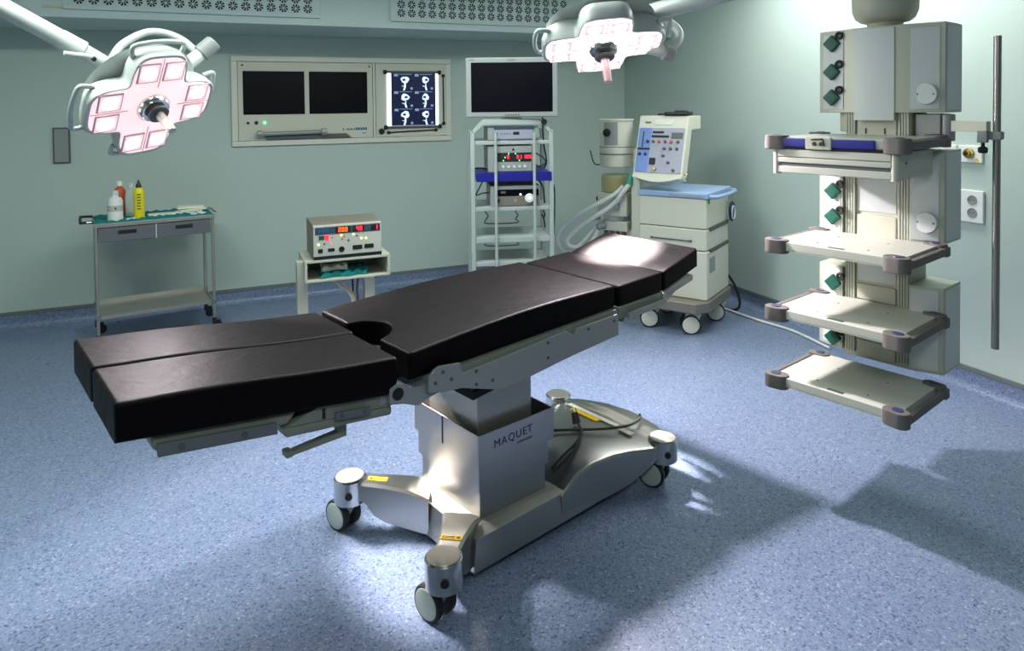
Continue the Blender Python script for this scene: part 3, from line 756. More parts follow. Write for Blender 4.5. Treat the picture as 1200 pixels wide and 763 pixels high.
# spine
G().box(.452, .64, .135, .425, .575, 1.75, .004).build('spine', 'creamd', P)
for u0, u1 in ((.138, .185), (.375, .422)):
    pr = G().box(.436, .456, u0, u1, .60, 1.75, .004).build('upright_profile', 'profile', P)
    g = G()
    for k in (.25, .5, .75): g.box(.4345, .4365, u0 + (u1 - u0) * k - .0012, u0 + (u1 - u0) * k + .0012, .605, 1.745)
    g.build('profile_groove', 'greyd', pr)
for z0, z1 in ((1.28, 1.47), (.95, 1.10), (.66, .80)): G().box(.4485, .4535, .195, .368, z0, z1, .002).build('centre_panel', 'panelw', P)
for z in (1.66, 1.21, .88, .61):
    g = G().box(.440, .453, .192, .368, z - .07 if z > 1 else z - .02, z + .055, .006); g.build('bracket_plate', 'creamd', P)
    if z > 1.6:
        G().box(.436, .441, .24, .244, 1.648, 1.675).box(.436, .441, .325, .329, 1.648, 1.675).build('bracket_slot', 'dark', P)
# upper head box
up = module(0, .56, 1.747, 2.145).build('head_housing', 'profile', P, ang=25)
front_slab(.425, .535, 1.765, 2.125, .003).build('side_panel', 'panelw', up)
front_slab(.192, .370, 1.712, 2.135, .004).build('centre_panel', 'panelw', up)
front_slab(.020, .128, 1.765, 2.125, .003).build('side_panel', 'panelw', up)
G().box(.475, .655, -.0025, .004, 1.76, 2.135, .001, 1).build('end_panel', 'panelw', up)
G().box(.478, .66, .01, .55, 2.143, 2.150, .003).build('lid', 'creamd', up)
def disc(parent, u, z):
    d = G().cyl((fq(u) - .012, u, z), (fq(u) + .01, u, z), .047, seg=36, bev=.003).build('round_cover', 'panelw', parent)
    G().cyl((fq(u) - .0135, u - .032, z), (fq(u) - .011, u - .032, z), .004, seg=8).cyl((fq(u) - .0135, u + .032, z), (fq(u) - .011, u + .032, z), .004, seg=8).build('cover_screw', 'greyd', d)
disc(up, .068, 1.83)
def plug(parent, u, z):
    q = fq(u)
    m4 = Matrix.Translation((q - .014, u + .006, z - .006)) @ Matrix.Rotation(rad(45), 4, 'X')
    p = G().box(-.010, .012, -.030, .030, -.030, .030, .006, 3, mtx=m4).build('gas_outlet_cover', 'greenplug', parent)
    G().box(-.0115, -.0095, -.020, .020, -.020, .020, .004, 2, mtx=m4).build('cover_face', 'greenplug', p)
    G().tube([(q - .018, u - .032 + .014 * math.cos(2 * PI * k / 12), z + .030 + .014 * math.sin(2 * PI * k / 12)) for k in range(12)], .0065, seg=8, sub=2, closed=True).build('cord_ring', 'rubber', p)
for z in (2.087, 1.950, 1.826): plug(up, .476, z)
# middle boxes
md = module(.428, .56, 1.10, 1.585).build('left_module', 'profile', P, ang=25)
front_slab(.440, .535, 1.115, 1.57, .003).build('side_panel', 'panelw', md)
for z in (1.372, 1.247): plug(md, .470, z)
mr = module(0, .132, 1.165, 1.580).build('right_module', 'profile', P, ang=25)
front_slab(.020, .124, 1.18, 1.57, .003).build('side_panel', 'panelw', mr)
G().box(.475, .655, -.0025, .004, 1.178, 1.57, .001, 1).build('end_panel', 'panelw', mr)
disc(mr, .066, 1.26)
# lower boxes
ld = module(.428, .56, .60, 1.00).build('left_module', 'profile', P, ang=25)
front_slab(.440, .535, .615, .985, .003).build('side_panel', 'panelw', ld)
for z in (.925, .655): plug(ld, .466, z)
lr = module(0, .132, .585, .972).build('right_module', 'profile', P, ang=25)
front_slab(.020, .124, .60, .958, .003).build('side_panel', 'panelw', lr)
G().box(.475, .655, -.0025, .004, .60, .96, .001, 1).build('end_panel', 'panelw', lr)
# neck to the ceiling
G().lathe([(.075, 2.14), (.078, 2.172), (.105, 2.178), (.128, 2.195), (.142, 2.23), (.145, 2.30), (.145, 2.42), (.12, 2.44), (.10, 2.45), (.10, 2.95)], (.575, .298, 0), 48).build('neck_dome', 'creamd', P)
G().cyl((.44, .42, 2.335), (.50, .40, 2.335), .022, seg=16, bev=.003).build('neck_knob', 'creamd', P)
G().box(.47, .53, .415, .465, 1.655, 1.75, .006).build('lock_handle', 'creamd', P)
def capsule(g, a, b, r, z0, z1, n=10, bev=.006):
    a = Vector(a); b = Vector(b); d = (b - a).normalized(); th = math.atan2(d.y, d.x)
    pts = [(b.x + r * math.cos(th - PI / 2 + PI * k / n), b.y + r * math.sin(th - PI / 2 + PI * k / n)) for k in range(n + 1)]
    pts += [(a.x + r * math.cos(th + PI / 2 + PI * k / n), a.y + r * math.sin(th + PI / 2 + PI * k / n)) for k in range(n + 1)]
    g.prism(pts, 'z', z0, z1, bev, 2)
def shelf(zc, name='shelf', slots=True):
    s = G().prism([(.012, .03), (.012, .54), (.05, .555), (.40, .555), (.452, .53), (.452, .04), (.40, .012), (.05, .012)], 'z', zc - .014, zc + .022, .003).build(name, 'warm', P)
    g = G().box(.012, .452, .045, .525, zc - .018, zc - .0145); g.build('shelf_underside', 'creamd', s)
    if slots:
        g = G()
        for q, u in ((.10, .39), (.10, .17), (.30, .39), (.30, .17)): g.cyl((q, u, zc + .0215), (q, u, zc + .0232), .005, seg=10)
        g.build('screw', 'greyd', s)
        G().box(.028, .050, .245, .315, zc + .0215, zc + .0235, .0008, 1).build('label_plate', 'greyd', s)
    for u, sg in ((0, 1), (.569, -1)):
        g = G(); capsule(g, (.020, u + sg * .008), (.026, u + sg * .045), .035, zc - .034, zc + .030)
        b = g.build('corner_bumper', 'bumper', s)
        G().lathe([(.001, .0325), (.021, .0325), (.023, .029), (.023, .02)], (.024, u + sg * .022, zc), 20).build('bumper_cap', 'bumpblue', b)
        g = G(); capsule(g, (.425, u + sg * .006), (.432, u + sg * .045), .030, zc - .012, zc + .030)
        b = g.build('corner_bumper', 'bumper', s)
        G().lathe([(.001, .0325), (.019, .0325), (.021, .029), (.021, .02)], (.430, u + sg * .03, zc), 20).build('bumper_cap', 'bumpblue', b)
        lo, hi = sorted((u - sg * .026, u - sg * .002))
        G().box(.02, .43, lo, hi, zc - .018, zc + .016, .005).box(.405, .45, lo - .003, hi + .003, zc - .024, zc + .018, .005).build('side_rail', 'bumper', s)
    return s
for z in (1.146, .835, .524): shelf(z)
sA = shelf(1.6216, slots=False)
g = G(); g.box(.001, .013, .105, .285, 1.600, 1.640, .006).build('blue_grip', 'blue', sA)
G().box(.001, .013, .395, .525, 1.600, 1.640, .006).build('blue_grip', 'blue', sA)
cp = G().box(-.002, .013, .282, .398, 1.592, 1.648, .006).build('control_plate', 'creamd', sA)
g = G()
for u in (.325, .355): g.cyl((-.005, u, 1.618), (.0, u, 1.618), .009, seg=14)
g.build('button', 'dark', cp)
G().tube([(-.004, .368, 1.636), (-.004, .318, 1.640), (-.004, .312, 1.61)], .003, seg=6, sub=1).build('cable_hook', 'dark', cp)
G().box(.011, .02, .03, .54, 1.588, 1.603).build('shadow_gap', 'dark', sA)
dr = G().box(.020, .41, .03, .545, 1.482, 1.590, .003).build('drawer', 'warm', P)
G().box(.008, .022, .045, .53, 1.556, 1.588, .003).box(.008, .022, .045, .53, 1.530, 1.553, .003).box(.010, .022, .045, .53, 1.484, 1.514, .003).build('drawer_front', 'warm', dr)
G().box(.013, .021, .045, .53, 1.514, 1.530).build('drawer_grip_groove', 'greyd', dr)
for u in (.034, .540): G().cyl((.024, u, 1.478), (.024, u, 1.592), .017, seg=18).build('corner_post', 'creamd', dr)
G().cyl((.12, .0285, 1.545), (.12, .0302, 1.545), .006, seg=10).build('screw', 'greyd', dr)
# arm with clamp and infusion pole
am = G().box(.465, .60, .02, .125, 1.60, 1.742, .006).build('arm_bracket', 'alu', P)
G().cyl((.502, .005, 1.622), (.502, .005, 1.740), .030, seg=24, bev=.003).build('arm_pivot', 'alu', am)
g = G(); g.hexa([(.485, .0, 1.665), (.515, .0, 1.665), (.468, -.168, 1.665), (.438, -.160, 1.665)], [(.485, .0, 1.712), (.515, .0, 1.712), (.468, -.168, 1.712), (.438, -.160, 1.712)], .002)
g.build('arm_bar', 'cream', am)
cl = G().box(.428, .458, -.165, -.128, 1.622, 1.672, .004).box(.45, .495, -.21, -.16, 1.634, 1.670, .006).build('pole_clamp', 'alu', am)
G().cyl((.443, -.147, 1.60), (.443, -.147, 1.625), .007, seg=10).lathe([(.001, 1.578), (.014, 1.578), (.018, 1.585), (.018, 1.60), (.010, 1.606), (.001, 1.606)], (.443, -.147, 0), 6).build('clamp_knob', 'rubber', cl)
G().cyl((.478, -.187, .752), (.478, -.187, 2.068), .0145, seg=24, bev=.002).build('infusion_pole', 'steel', am)
g = G()
for k in range(4): g.cyl((.545 - k * .012, .07, 1.62), (.545 - k * .012, .05, 1.648 + .004 * k), .004, seg=8)
g.build('cable_end', 'brown', am)

# ------------------------------------------------------------------ anaesthesia machine
AYAW = .5775
A = thing('anaesthesia_machine', 'cream anaesthesia machine with tilted control console and pale blue worktop', 'anaesthesia machine', (3.4332, 4.2995, 0), AYAW)
ws = .56; wd = .555
G().box(.004, wd, .004, ws, .825, 1.058, .010, 3).build('upper_drawer', 'cream', A)
d = G().box(.004, wd, .004, ws, .655, .820, .010, 3).build('drawer', 'cream', A)
G().box(-.010, -.004, .12, .46, .722, .732, .002).box(-.005, .005, .12, .14, .72, .734).box(-.005, .005, .44, .46, .72, .734).build('drawer_handle', 'greyd', d)
cb = G().box(.0, wd, .0, ws, .272, .650, .010, 3).build('lower_cabinet', 'cream', A)
G().box(.06, .19, -.003, .002, .475, .595, .002).build('vent_panel', 'grey', cb)
g = G()
for z in (.815, .648): g.box(.07, .54, -.006, .008, z - .014, z + .014, .003)
g.build('side_grip', 'greyd', A)
G().box(.02, wd, .02, ws - .01, .645, .83).build('inner_frame', 'dark', A)
lid = G().box(-.008, .585, -.012, ws + .012, 1.060, 1.105, .008, 3).build('worktop', 'bluelid', A)
G().box(-.0105, -.007, .02, .30, 1.068, 1.088, .001, 1).build('front_strip', 'mauve', lid)
G().tube([(.03, .0, 1.075), (.06, -.055, 1.075), (.20, -.075, 1.075), (.40, -.075, 1.075), (.55, -.055, 1.075), (.60, .0, 1.075)], .016, seg=10).build('push_handle', 'bluelid', lid)
G().box(-.004, .002, .035, .06, 1.02, 1.058).xf(Matrix.Translation((.045, -.043, 0))).build('green_tag', 'greent', A)
b = G().prism([(-.11, .05), (-.11, .52), (.0, .60), (.56, .58), (.56, -.02), (.0, -.02)], 'z', .185, .270, .012, 3).build('base_tray', 'taupe', A)
def an_caster(q, u, rot):
    h = G(); c = V(q, u, 0); dd = V(math.cos(rot), math.sin(rot), 0); pp = V(-dd.y, dd.x, 0)
    f = G().cyl((q, u, .14), (q, u, .19), .028, seg=14)
    f.hexa([tuple(c + dd * a + pp * s_ + V(0, 0, z)) for a, s_, z in ((-.02, -.036, .05), (.085, -.036, .05), (.085, .036, .05), (-.02, .036, .05))],
           [tuple(c + dd * a + pp * s_ + V(0, 0, z)) for a, s_, z in ((-.065, -.036, .165), (.055, -.036, .165), (.055, .036, .165), (-.065, .036, .165))], .020, 3)
    o = f.build('caster', 'cream2', A)
    for e in (-1, 1):
        G().lathe([(.002, -.008), (.060, -.008), (.068, -.004), (.068, .007), (.060, .012), (.002, .012)], c + dd * .025 + pp * e * .044 + V(0, 0, .075), 32, pp * e).build('wheel', 'cream2', o)
        G().lathe([(.062, -.013), (.075, -.010), (.075, .006), (.066, .009)], c + dd * .025 + pp * e * .044 + V(0, 0, .075), 32, pp * e).build('tyre', 'rubber', o)
    return o
an_caster(.03, .12, rad(118)); an_caster(.47, .06, rad(110)); an_caster(.03, .46, rad(115)); an_caster(.47, .48, rad(110))
# tilted console on a post
G().box(.06, .13, .575, .655, .25, 1.20, .008).build('post', 'cream', A)
cq = lambda z: -.06 + (z - 1.22) * .34
def cpt(u, z, off=0): return (cq(z) + off, u, z)
con = G().hexa([cpt(.175, 1.205), cpt(.590, 1.205), cpt(.590, 1.205, .11), cpt(.175, 1.205, .11)], [cpt(.175, 1.700), cpt(.590, 1.700), cpt(.590, 1.70, .11), cpt(.175, 1.70, .11)], .008, 2).build('console', 'cream', A)
face = rail_mtx(*cpt(.3825, 1.46, -.002), (0, -1, 0), (.34, 0, 1))         # local x to the viewer's right, y up the face
H2 = .26
def cf(x0, x1, y0, y1, o0, o1, bev=.001): return G().box(x0, x1, y0, y1, o0, o1, bev, 1).xf(face)
cf(-.185, .190, -.220, .150, 0, .004).build('face_plate', 'mauve', con)
cf(-.190, -.085, -.215, .150, .001, .006).build('blue_zone', 'lcd', con)
g = G()
for x0, x1, y0, y1 in ((-.075, .020, .105, .122), (-.080, .065, .070, .088), (-.187, -.085, -.035, -.018), (-.075, -.025, -.155, -.100)): g.box(x0, x1, y0, y1, .003, .008)
g.box(-.155, -.147, -.015, .12, .005, .008)
g.xf(face).build('display_window', 'dark', con)
cf(.085, .180, .062, .112, .003, .007).build('display_window', 'greyd', con)
for x, y, m in ((-.108, .035, 'navytext'), (-.060, .035, 'greyd'), (-.012, .035, 'orange'), (.040, .035, 'greyd'), (.090, .035, 'orange'), (.145, .035, 'greyd'), (.038, -.022, 'greyd'), (.090, -.022, 'greyd'), (.142, -.022, 'greyd'), (-.165, -.07, 'navytext'), (-.115, -.07, 'navytext'), (.035, -.080, 'greyd'), (.082, -.135, 'greyd'), (.130, -.195, 'greyd'), (-.022, -.19, 'brass')):
    G().cyl((x, y, .003), (x, y, .020), .0135, .012, seg=14, bev=.002).xf(face).build('knob', m, con)
cf(-.150, -.100, .192, .204, .0, .003).build('maker_plate', 'greytext', con)
cf(-.070, .090, .178, .222, .0, .002).build('cover_panel', 'cream2', con)
pts = [(-.207, -.245)] + [(-.207 + .415 * k / 12, -.255 - .040 * math.sin(PI * k / 12)) for k in range(13)] + [(.208, -.245)]
G().prism(pts, 'z', -.10, .006, .002).xf(face).build('chin', 'cream', con)
G().box(cq(1.60) + .08, cq(1.6) + .36, .19, .57, 1.585, 1.695, .008).build('console_hood', 'cream', con)
G().box(cq(1.70) + .0, cq(1.7) + .11, .12, .18, 1.15, 1.70).xf(Matrix.Translation((0, 0, -2))) if False else None
hn = G().tube([(cq(1.24) + .05, .172, 1.245), (cq(1.24) + .05, .150, 1.245)], .006, seg=8).build('latch', 'brass', con)
# absorber and bellows tower on the left
tq, tu = .16, .832
bl = G().lathe([(.132, 1.27), (.140, 1.275), (.140, 1.375), (.135, 1.38), (.144, 1.385), (.144, 1.435), (.138, 1.44), (.138, 1.655), (.146, 1.66), (.146, 1.672), (.02, 1.676)], (tq, tu, 0), 40).build('bellows_housing', 'cream', A)
g = G()
for z in (1.378, 1.437): g.lathe([(.1385, z - .004), (.1448, z), (.1385, z + .004)], (tq, tu, 0), 40)
g.build('ring_seam', 'greyd', bl)
wf = lambda a, r: (tq - math.cos(a) * r, tu + math.sin(a) * r)
pts = [wf(-.52 + .92 * k / 10, .1395) for k in range(11)] + [wf(-.52 + .92 * k / 10, .134) for k in range(10, -1, -1)]
wn = G().prism(pts, 'z', 1.455, 1.648).build('window', 'grey', bl)
g = G().lathe([(.034, -.006), (.034, .012), (.018, .016), (.001, .016)], (tq - .138, tu + .02, 1.56), 16, (-1, .0, 0)); g.build('gauge', 'dark', wn)
G().tube([(tq + .0, tu + .13, 1.285), (tq - .02, tu + .20, 1.285), (tq - .02, tu + .24, 1.40)], .006, seg=8, sub=4).build('hook', 'greyd', bl)
G().lathe([(.125, 1.055), (.130, 1.06), (.130, 1.18), (.122, 1.20), (.02, 1.202)], (tq, tu, 0), 36).build('absorber_canister', 'canister', A)
G().lathe([(.10, 1.06), (.104, 1.065), (.104, 1.14), (.1, 1.145)], (tq, tu, 0), 30).build('absorber_granules', 'creamd', A)
ab = G().box(tq - .12, tq + .12, tu - .145, tu + .125, .86, 1.055, .012, 3).build('absorber_block', 'cream', A)
g = G(); g.cyl((tq - .125, tu - .06, .95), (tq - .16, tu - .06, .95), .028, seg=18, bev=.004).cyl((tq - .125, tu - .06, 1.01), (tq - .15, tu - .06, 1.01), .018, seg=14); g.build('valve_knob', 'grey', ab)
G().lathe([(.012, 0), (.026, .02), (.026, .04), (.014, .05)], (tq - .04, tu + .12, .99), 14, (0, 1, 0)).build('relief_knob', 'dark', ab)
G().lathe([(.09, .80), (.112, .82), (.112, .858)], (tq, tu, 0), 30).build('valve_dome', 'clear', A)
G().box(tq - .10, tq + .10, tu - .14, tu + .10, .73, .815, .010, 3).build('absorber_base', 'cream', A)
G().cyl((tq - .10, tu + .06, .78), (tq - .15, tu + .11, .76), .026, seg=14).cyl((tq - .08, tu + .12, .84), (tq - .12, tu + .17, .83), .022, seg=14).build('hose_port', 'grey', A)
g = G()
for k in range(4): g.cyl((tq - .06 + .01 * k, tu - .09 + .055 * k, .66), (tq - .06, tu - .09 + .055 * k, .735), .020 - .002 * (k % 2), seg=12)
g.build('fittings', 'brown', A)
G().box(tq - .05, tq + .12, tu - .16, tu - .06, .30, .74, .01).build('tower_bracket', 'cream', A)
G().box(tq + .02, tq + .10, .50, tu - .05, .78, .92, .008).box(tq + .02, tq + .10, .52, tu - .05, 1.30, 1.42, .008).build('tower_arm', 'cream', A)

H = A
G().tube([(.05, .655, 1.15), (.0, .70, 1.075), (.0, .79, .965), (-.02, .96, .845), (-.03, 1.10, .745), (-.05, 1.20, .64), (-.05, 1.16, .58), (-.02, 1.02, .60), (.02, .96, .70), (.06, .94, .76)], .020, seg=12, sub=14, rib=.09).build('breathing_hose', 'hose', H)
G().tube([(.04, .715, 1.12), (.0, .78, 1.05), (-.02, .93, .96), (-.03, 1.06, .885), (-.04, 1.20, .785), (-.05, 1.29, .67), (-.05, 1.28, .575), (-.05, 1.20, .535), (-.02, 1.10, .60), (.04, 1.00, .72), (.10, .95, .80)], .017, seg=12, sub=14, rib=.09).build('breathing_hose', 'hose', H)
G().cyl((.07, .655, 1.22), (.045, .665, 1.13), .022, .030, seg=16, bev=.002).build('hose_connector', 'tealp', H)

ph = thing('handset_unit', 'small black handset device lying on top of the anaesthesia console', 'device', (3.395, 4.585, 1.7015), AYAW)
hm = Matrix.Translation((0, .0, 0))
G().box(-.03, .09, -.08, .12, .0, .03, .008).build('body', 'blackp', ph)
G().box(-.02, .05, -.06, .04, .03, .048, .008).build('handset', 'greyd', ph)
G().tube([(.0, .12, .012), (.02, .18, .010), (.05, .20, .012)], .006, seg=8).build('lead', 'blackp', ph)

ck = thing('cable_hank', 'blue, white and black cables coiled on right side of anaesthesia machine', 'cable', (3.4332, 4.2995, 0), AYAW)
for r, m, du, z0 in ((.075, 'rubber', .0, .90), (.062, 'bluecable', .018, .905), (.052, 'whitecable', .035, .89)):
    G().tube([(.55 + r * .9 * math.cos(2 * PI * k / 14), -.030 - du * .3, z0 + r * math.sin(2 * PI * k / 14)) for k in range(14)], .0075, seg=8, sub=3, closed=True).build('coil', m, ck)

def floor_cable(name, pts, r, m, label): return tag(G().tube(pts, r, seg=8).build(name, m), label, 'cable', 'cables on the floor by the anaesthesia machine')
floor_cable('floor_cable', [(3.98, 4.95, .012), (4.02, 4.78, .012), (4.03, 4.60, .012), (4.05, 4.40, .012), (4.10, 4.10, .012), (4.05, 3.70, .012)], .010, 'whitecable', 'white cable trailing across floor from the anaesthesia machine')
floor_cable('floor_cable', [(4.02, 4.80, .35), (4.08, 4.74, .22), (4.10, 4.70, .08), (4.06, 4.72, .014), (4.0, 4.9, .014)], .011, 'rubber', 'short black cable dropping to floor behind anaesthesia machine')

# ------------------------------------------------------------------ rack tower with monitor
RK = thing('equipment_rack', 'tall grey open equipment rack on which the large monitor stands', 'rack', (1.959, 4.643, 0), rad(-16))
for x in (-.288, .288):
    for y in (.0, .38):
        ps = G().box(x - .016, x + .016, y - .020, y + .025, .10, 1.615, .004).build('post', 'rack', RK)
for s in (-1, 1):
    G().box(s * .262 - .008, s * .262 + .008, .03, .50, .12, 1.60, .002).build('side_panel', 'rack', RK) if False else None
G().hexa([(-.304, -.02, 1.60), (-.272, -.02, 1.60), (-.272, .025, 1.60), (-.304, .025, 1.60)], [(-.215, -.02, 1.695), (-.205, -.02, 1.66), (-.205, .025, 1.66), (-.215, .025, 1.695)], .003).box(-.215, .215, -.02, .025, 1.655, 1.698, .005).hexa([(.272, -.02, 1.60), (.304, -.02, 1.60), (.304, .025, 1.60), (.272, .025, 1.60)], [(.205, -.02, 1.66), (.215, -.02, 1.695), (.215, .025, 1.695), (.205, .025, 1.66)], .003).build('top_bar', 'rack', RK)
for z0, z1 in ((1.514, 1.542), (1.250, 1.262), (1.032, 1.060), (.800, .838), (.630, .660), (.30, .34)):
    G().box(-.270, .272, -.015, .42, z0, z1, .004).build('shelf', 'rack', RK)
for x in (-.122, .160):
    G().cyl((x, -.035, .34), (x, -.035, 1.60), .011, seg=12).build('front_rod', 'rack', RK)
dr = G().box(-.262, .290, -.028, .45, 1.246, 1.312, .005).build('drawer', 'blue', RK)
for z in (.845, .665):
    G().tube([(-.15, .50, z + .13), (-.155, .50, z + .10), (-.135, .50, z + .07), (-.155, .50, z + .04), (-.145, .50, z + .01), (.10, .50, z + .01), (.085, .50, z + .04), (.105, .50, z + .07), (.085, .50, z + .10), (.09, .50, z + .13)], .005, seg=6, sub=3, closed=True).build('wire_loop', 'greyd', RK)
for x in (-.25, .25):
    for y in (.03, .47):
        f = G().cyl((x, y, .06), (x, y, .105), .018, seg=12).build('caster', 'grey', RK)
        G().cyl((x - .015, y + .01, .05), (x + .015, y + .01, .05), .05, seg=24, bev=.004).build('wheel', 'rubber', f)
G().cyl((.235, -.022, 1.675), (.235, -.032, 1.675), .022, seg=18).build('hook_knob', 'rubber', RK)

mo = thing('monitor', 'large silver-framed widescreen monitor, screen off, atop the equipment rack', 'monitor', (1.959, 4.640, 1.7), rad(-23))
G().box(-.33, .335, -.03, .05, .012, .445, .010, 3).build('bezel', 'grey', mo)
G().box(-.290, .298, -.0325, -.028, .050, .408, .002, 1).build('screen', 'screen', mo)
G().box(-.22, .22, .045, .085, .08, .38, .02).build('back_cover', 'greyd', mo)
g = G()
for k in range(6): g.box(-.045 + k * .018, -.033 + k * .018, -.0322, -.029, .024, .034)
g.build('button_row', 'greyd', mo)
G().box(-.025, .03, -.0325, -.029, .421, .427).box(-.305, -.265, -.0325, -.029, .424, .430).build('maker_mark', 'greytext', mo)
G().box(-.055, .055, -.012, .04, .0, .03, .004).build('stand_neck', 'grey', mo)
G().box(-.075, .075, -.02, .045, -.001, .006, .002).build('stand_foot', 'greyd', mo)

def rack_item(name, label, x0, x1, z0, z1, y0=.0, y1=.36, body='grey'):
    t = thing(name, label, 'device', (1.959, 4.643, 0), rad(-16))
    G().box(x0, x1, y0, y1, z0, z1, .005).build('housing', body, t)
    return t
c = rack_item('camera_processor', 'thin grey video unit with small black display on top rack shelf', -.175, .20, 1.545, 1.640)
G().box(-.13, .155, -.006, .002, 1.553, 1.622, .002).build('front_panel', 'mauve', c)
G().box(-.13, .165, -.008, .0, 1.622, 1.638, .002).build('dark_strip', 'bluegrey', c)
G().box(.01, .055, -.009, -.004, 1.585, 1.605).box(-.12, -.105, -.009, -.004, 1.578, 1.60).build('display', 'dark', c)
g = G()
for k in range(4): g.cyl((-.075 + k * .02, -.009, 1.592), (-.075 + k * .02, -.004, 1.592), .005, seg=8)
g.build('button', 'greyd', c)

c = rack_item('insufflator', 'grey unit with glowing red digits above the blue rack drawer', -.175, .155, 1.313, 1.505)
G().box(-.115, .145, -.008, .002, 1.318, 1.50, .003).build('front_panel', 'grey', c)
dp = G().box(-.113, .143, -.011, -.004, 1.388, 1.454, .002).build('display', 'dark', c)
def seg_digit(g, x, z, h, bits, y=-.0125, w=None, th=None):
    w = w or h * .55; th = th or h * .17; hh = h / 2
    segs = [(0, w, h - th, h), (w - th, w, hh, h), (w - th, w, 0, hh), (0, w, 0, th), (0, th, 0, hh), (0, th, hh, h), (0, w, hh - th / 2, hh + th / 2)]
    for k, b in enumerate(bits):
        if b == '1':
            a0, a1, b0, b1 = segs[k]; g.box(x + a0, x + a1, y, y + .0015, z + b0, z + b1)
g = G()
for x, bits in ((-.035, '1110111'), (.035, '1111110'), (.055, '0110000'), (.094, '1111111'), (.110, '1111110'), (.126, '1111111')): seg_digit(g, x, 1.410, .026, bits)
g.build('red_digit', 'red_led', dp)
g = G()
for x, z in ((-.028, 1.447), (-.055, 1.42), (-.068, 1.397), (.022, 1.447), (.05, 1.398)): g.box(x, x + .008, -.0125, -.011, z - .004, z + .004)
g.build('status_light', 'green_led', dp)
for k in range(5):
    G().cyl((-.065 + .04 * k, -.014, 1.352), (-.065 + .04 * k, -.006, 1.352), .011, seg=12, bev=.002).build('push_button', 'panelw', c)
G().prism([(.0, 1.468), (.02, 1.468), (.016, 1.484), (.004, 1.484)], 'y', -.010, -.006).build('emblem', 'dark', c)

c = rack_item('light_source', 'grey light source unit with large round knob under the blue drawer', -.160, .205, 1.061, 1.212)
G().box(-.12, .195, -.008, .002, 1.066, 1.135, .003).build('front_panel', 'taupe', c)
G().box(-.12, .195, -.008, .002, 1.137, 1.185, .003).build('display_strip', 'screen', c)
kn = G().lathe([(.034, 0), (.034, .010), (.028, .016), (.001, .017)], (.125, -.008, 1.120), 28, (0, -1, 0)).build('round_knob', 'white', c)
G().cyl((.128, -.027, 1.122), (.128, -.024, 1.122), .007, seg=10).build('knob_light', 'white_led', kn)
G().cyl((.06, -.010, 1.148), (.06, -.007, 1.148), .007, seg=10).build('status_light', 'white_led', c)
G().cyl((.022, -.012, 1.105), (.022, -.007, 1.105), .012, seg=14).build('socket', 'grey', c)
G().box(-.112, -.092, -.012, -.007, 1.092, 1.118).build('switch', 'dark', c)
G().box(-.085, -.05, -.0092, -.0075, 1.158, 1.172).build('maker_mark', 'greytext', c)

def rack_cable(pts, r, label, m='rubber'):
    o = tag(G().tube(pts, r, seg=6).build('rack_cable', m), label, 'cable', 'black cables on the equipment rack'); o.location = (1.959, 4.643, 0); o.rotation_euler = (0, 0, rad(-16)); return o
rack_cable([(.215, .06, 1.78), (.225, -.025, 1.70), (.225, -.03, 1.60), (.245, .04, 1.50), (.262, .04, 1.38), (.255, .1, 1.33)], .006, 'black cable hanging from the monitor down right side of rack')
rack_cable([(.155, .08, 1.455), (.19, .02, 1.44), (.235, .0, 1.41), (.25, .02, 1.37), (.20, .01, 1.35), (.17, .05, 1.37)], .005, 'black cables tangled right of the red-digit unit on rack')
rack_cable([(-.18, .06, 1.33), (-.22, .0, 1.345), (-.262, .04, 1.34)], .006, 'short black cable left of the red-digit unit on rack')
rack_cable([(-.21, .06, 1.245), (-.235, .0, 1.21), (-.262, .01, 1.15), (-.22, .0, 1.162), (-.165, .05, 1.160)], .005, 'black cables hanging below left end of the blue drawer')
rack_cable([(.20, .04, 1.245), (.225, -.01, 1.20), (.235, .0, 1.14), (.245, .04, 1.075)], .006, 'black cable with thick plug below right end of blue drawer')
rack_cable([(.296, .03, 1.24), (.312, .0, 1.18), (.312, .0, 1.0), (.309, .02, .84)], .005, 'dark cable running down the outside of right rack post')
rack_cable([(.225, -.02, 1.03), (.235, -.025, 1.0), (.225, -.025, .975), (.215, -.02, 1.0), (.23, -.02, .96), (.24, .0, .90)], .006, 'small black cable loop under the light source shelf')

# ------------------------------------------------------------------ diathermy unit and its cart
CT = thing('diathermy_cart', 'low cream cart with open box shelf carrying the diathermy unit', 'cart', (.478, 4.50, 0))
bx = G(); W_, D_ = .542, .36
bx.box(0, W_, 0, D_, .812, .830, .003).box(0, W_, 0, D_, .688, .702, .003).box(0, .016, 0, D_, .702, .812).box(W_ - .016, W_, 0, D_, .702, .812).box(.016, W_ - .016, D_ - .012, D_, .702, .812)
bx.build('box_shelf', 'creamd', CT)
for x in (-.042, .385):
    lg = G().box(x, x + .066, .06, .14, .05, .69 if x > 0 else .815, .005).build('leg', 'creamd', CT)
for x in (-.02, .42):
    G().box(x - .028, x + .028, -.08, .40, .055, .10, .01).build('foot', 'creamd', CT)
    for y in (-.05, .37): G().cyl((x - .014, y, .030), (x + .014, y, .030), .030, seg=20, bev=.004).build('wheel', 'rubber', CT)
G().box(-.02, .42, .085, .115, .10, .14, .004).build('cross_bar', 'creamd', CT)

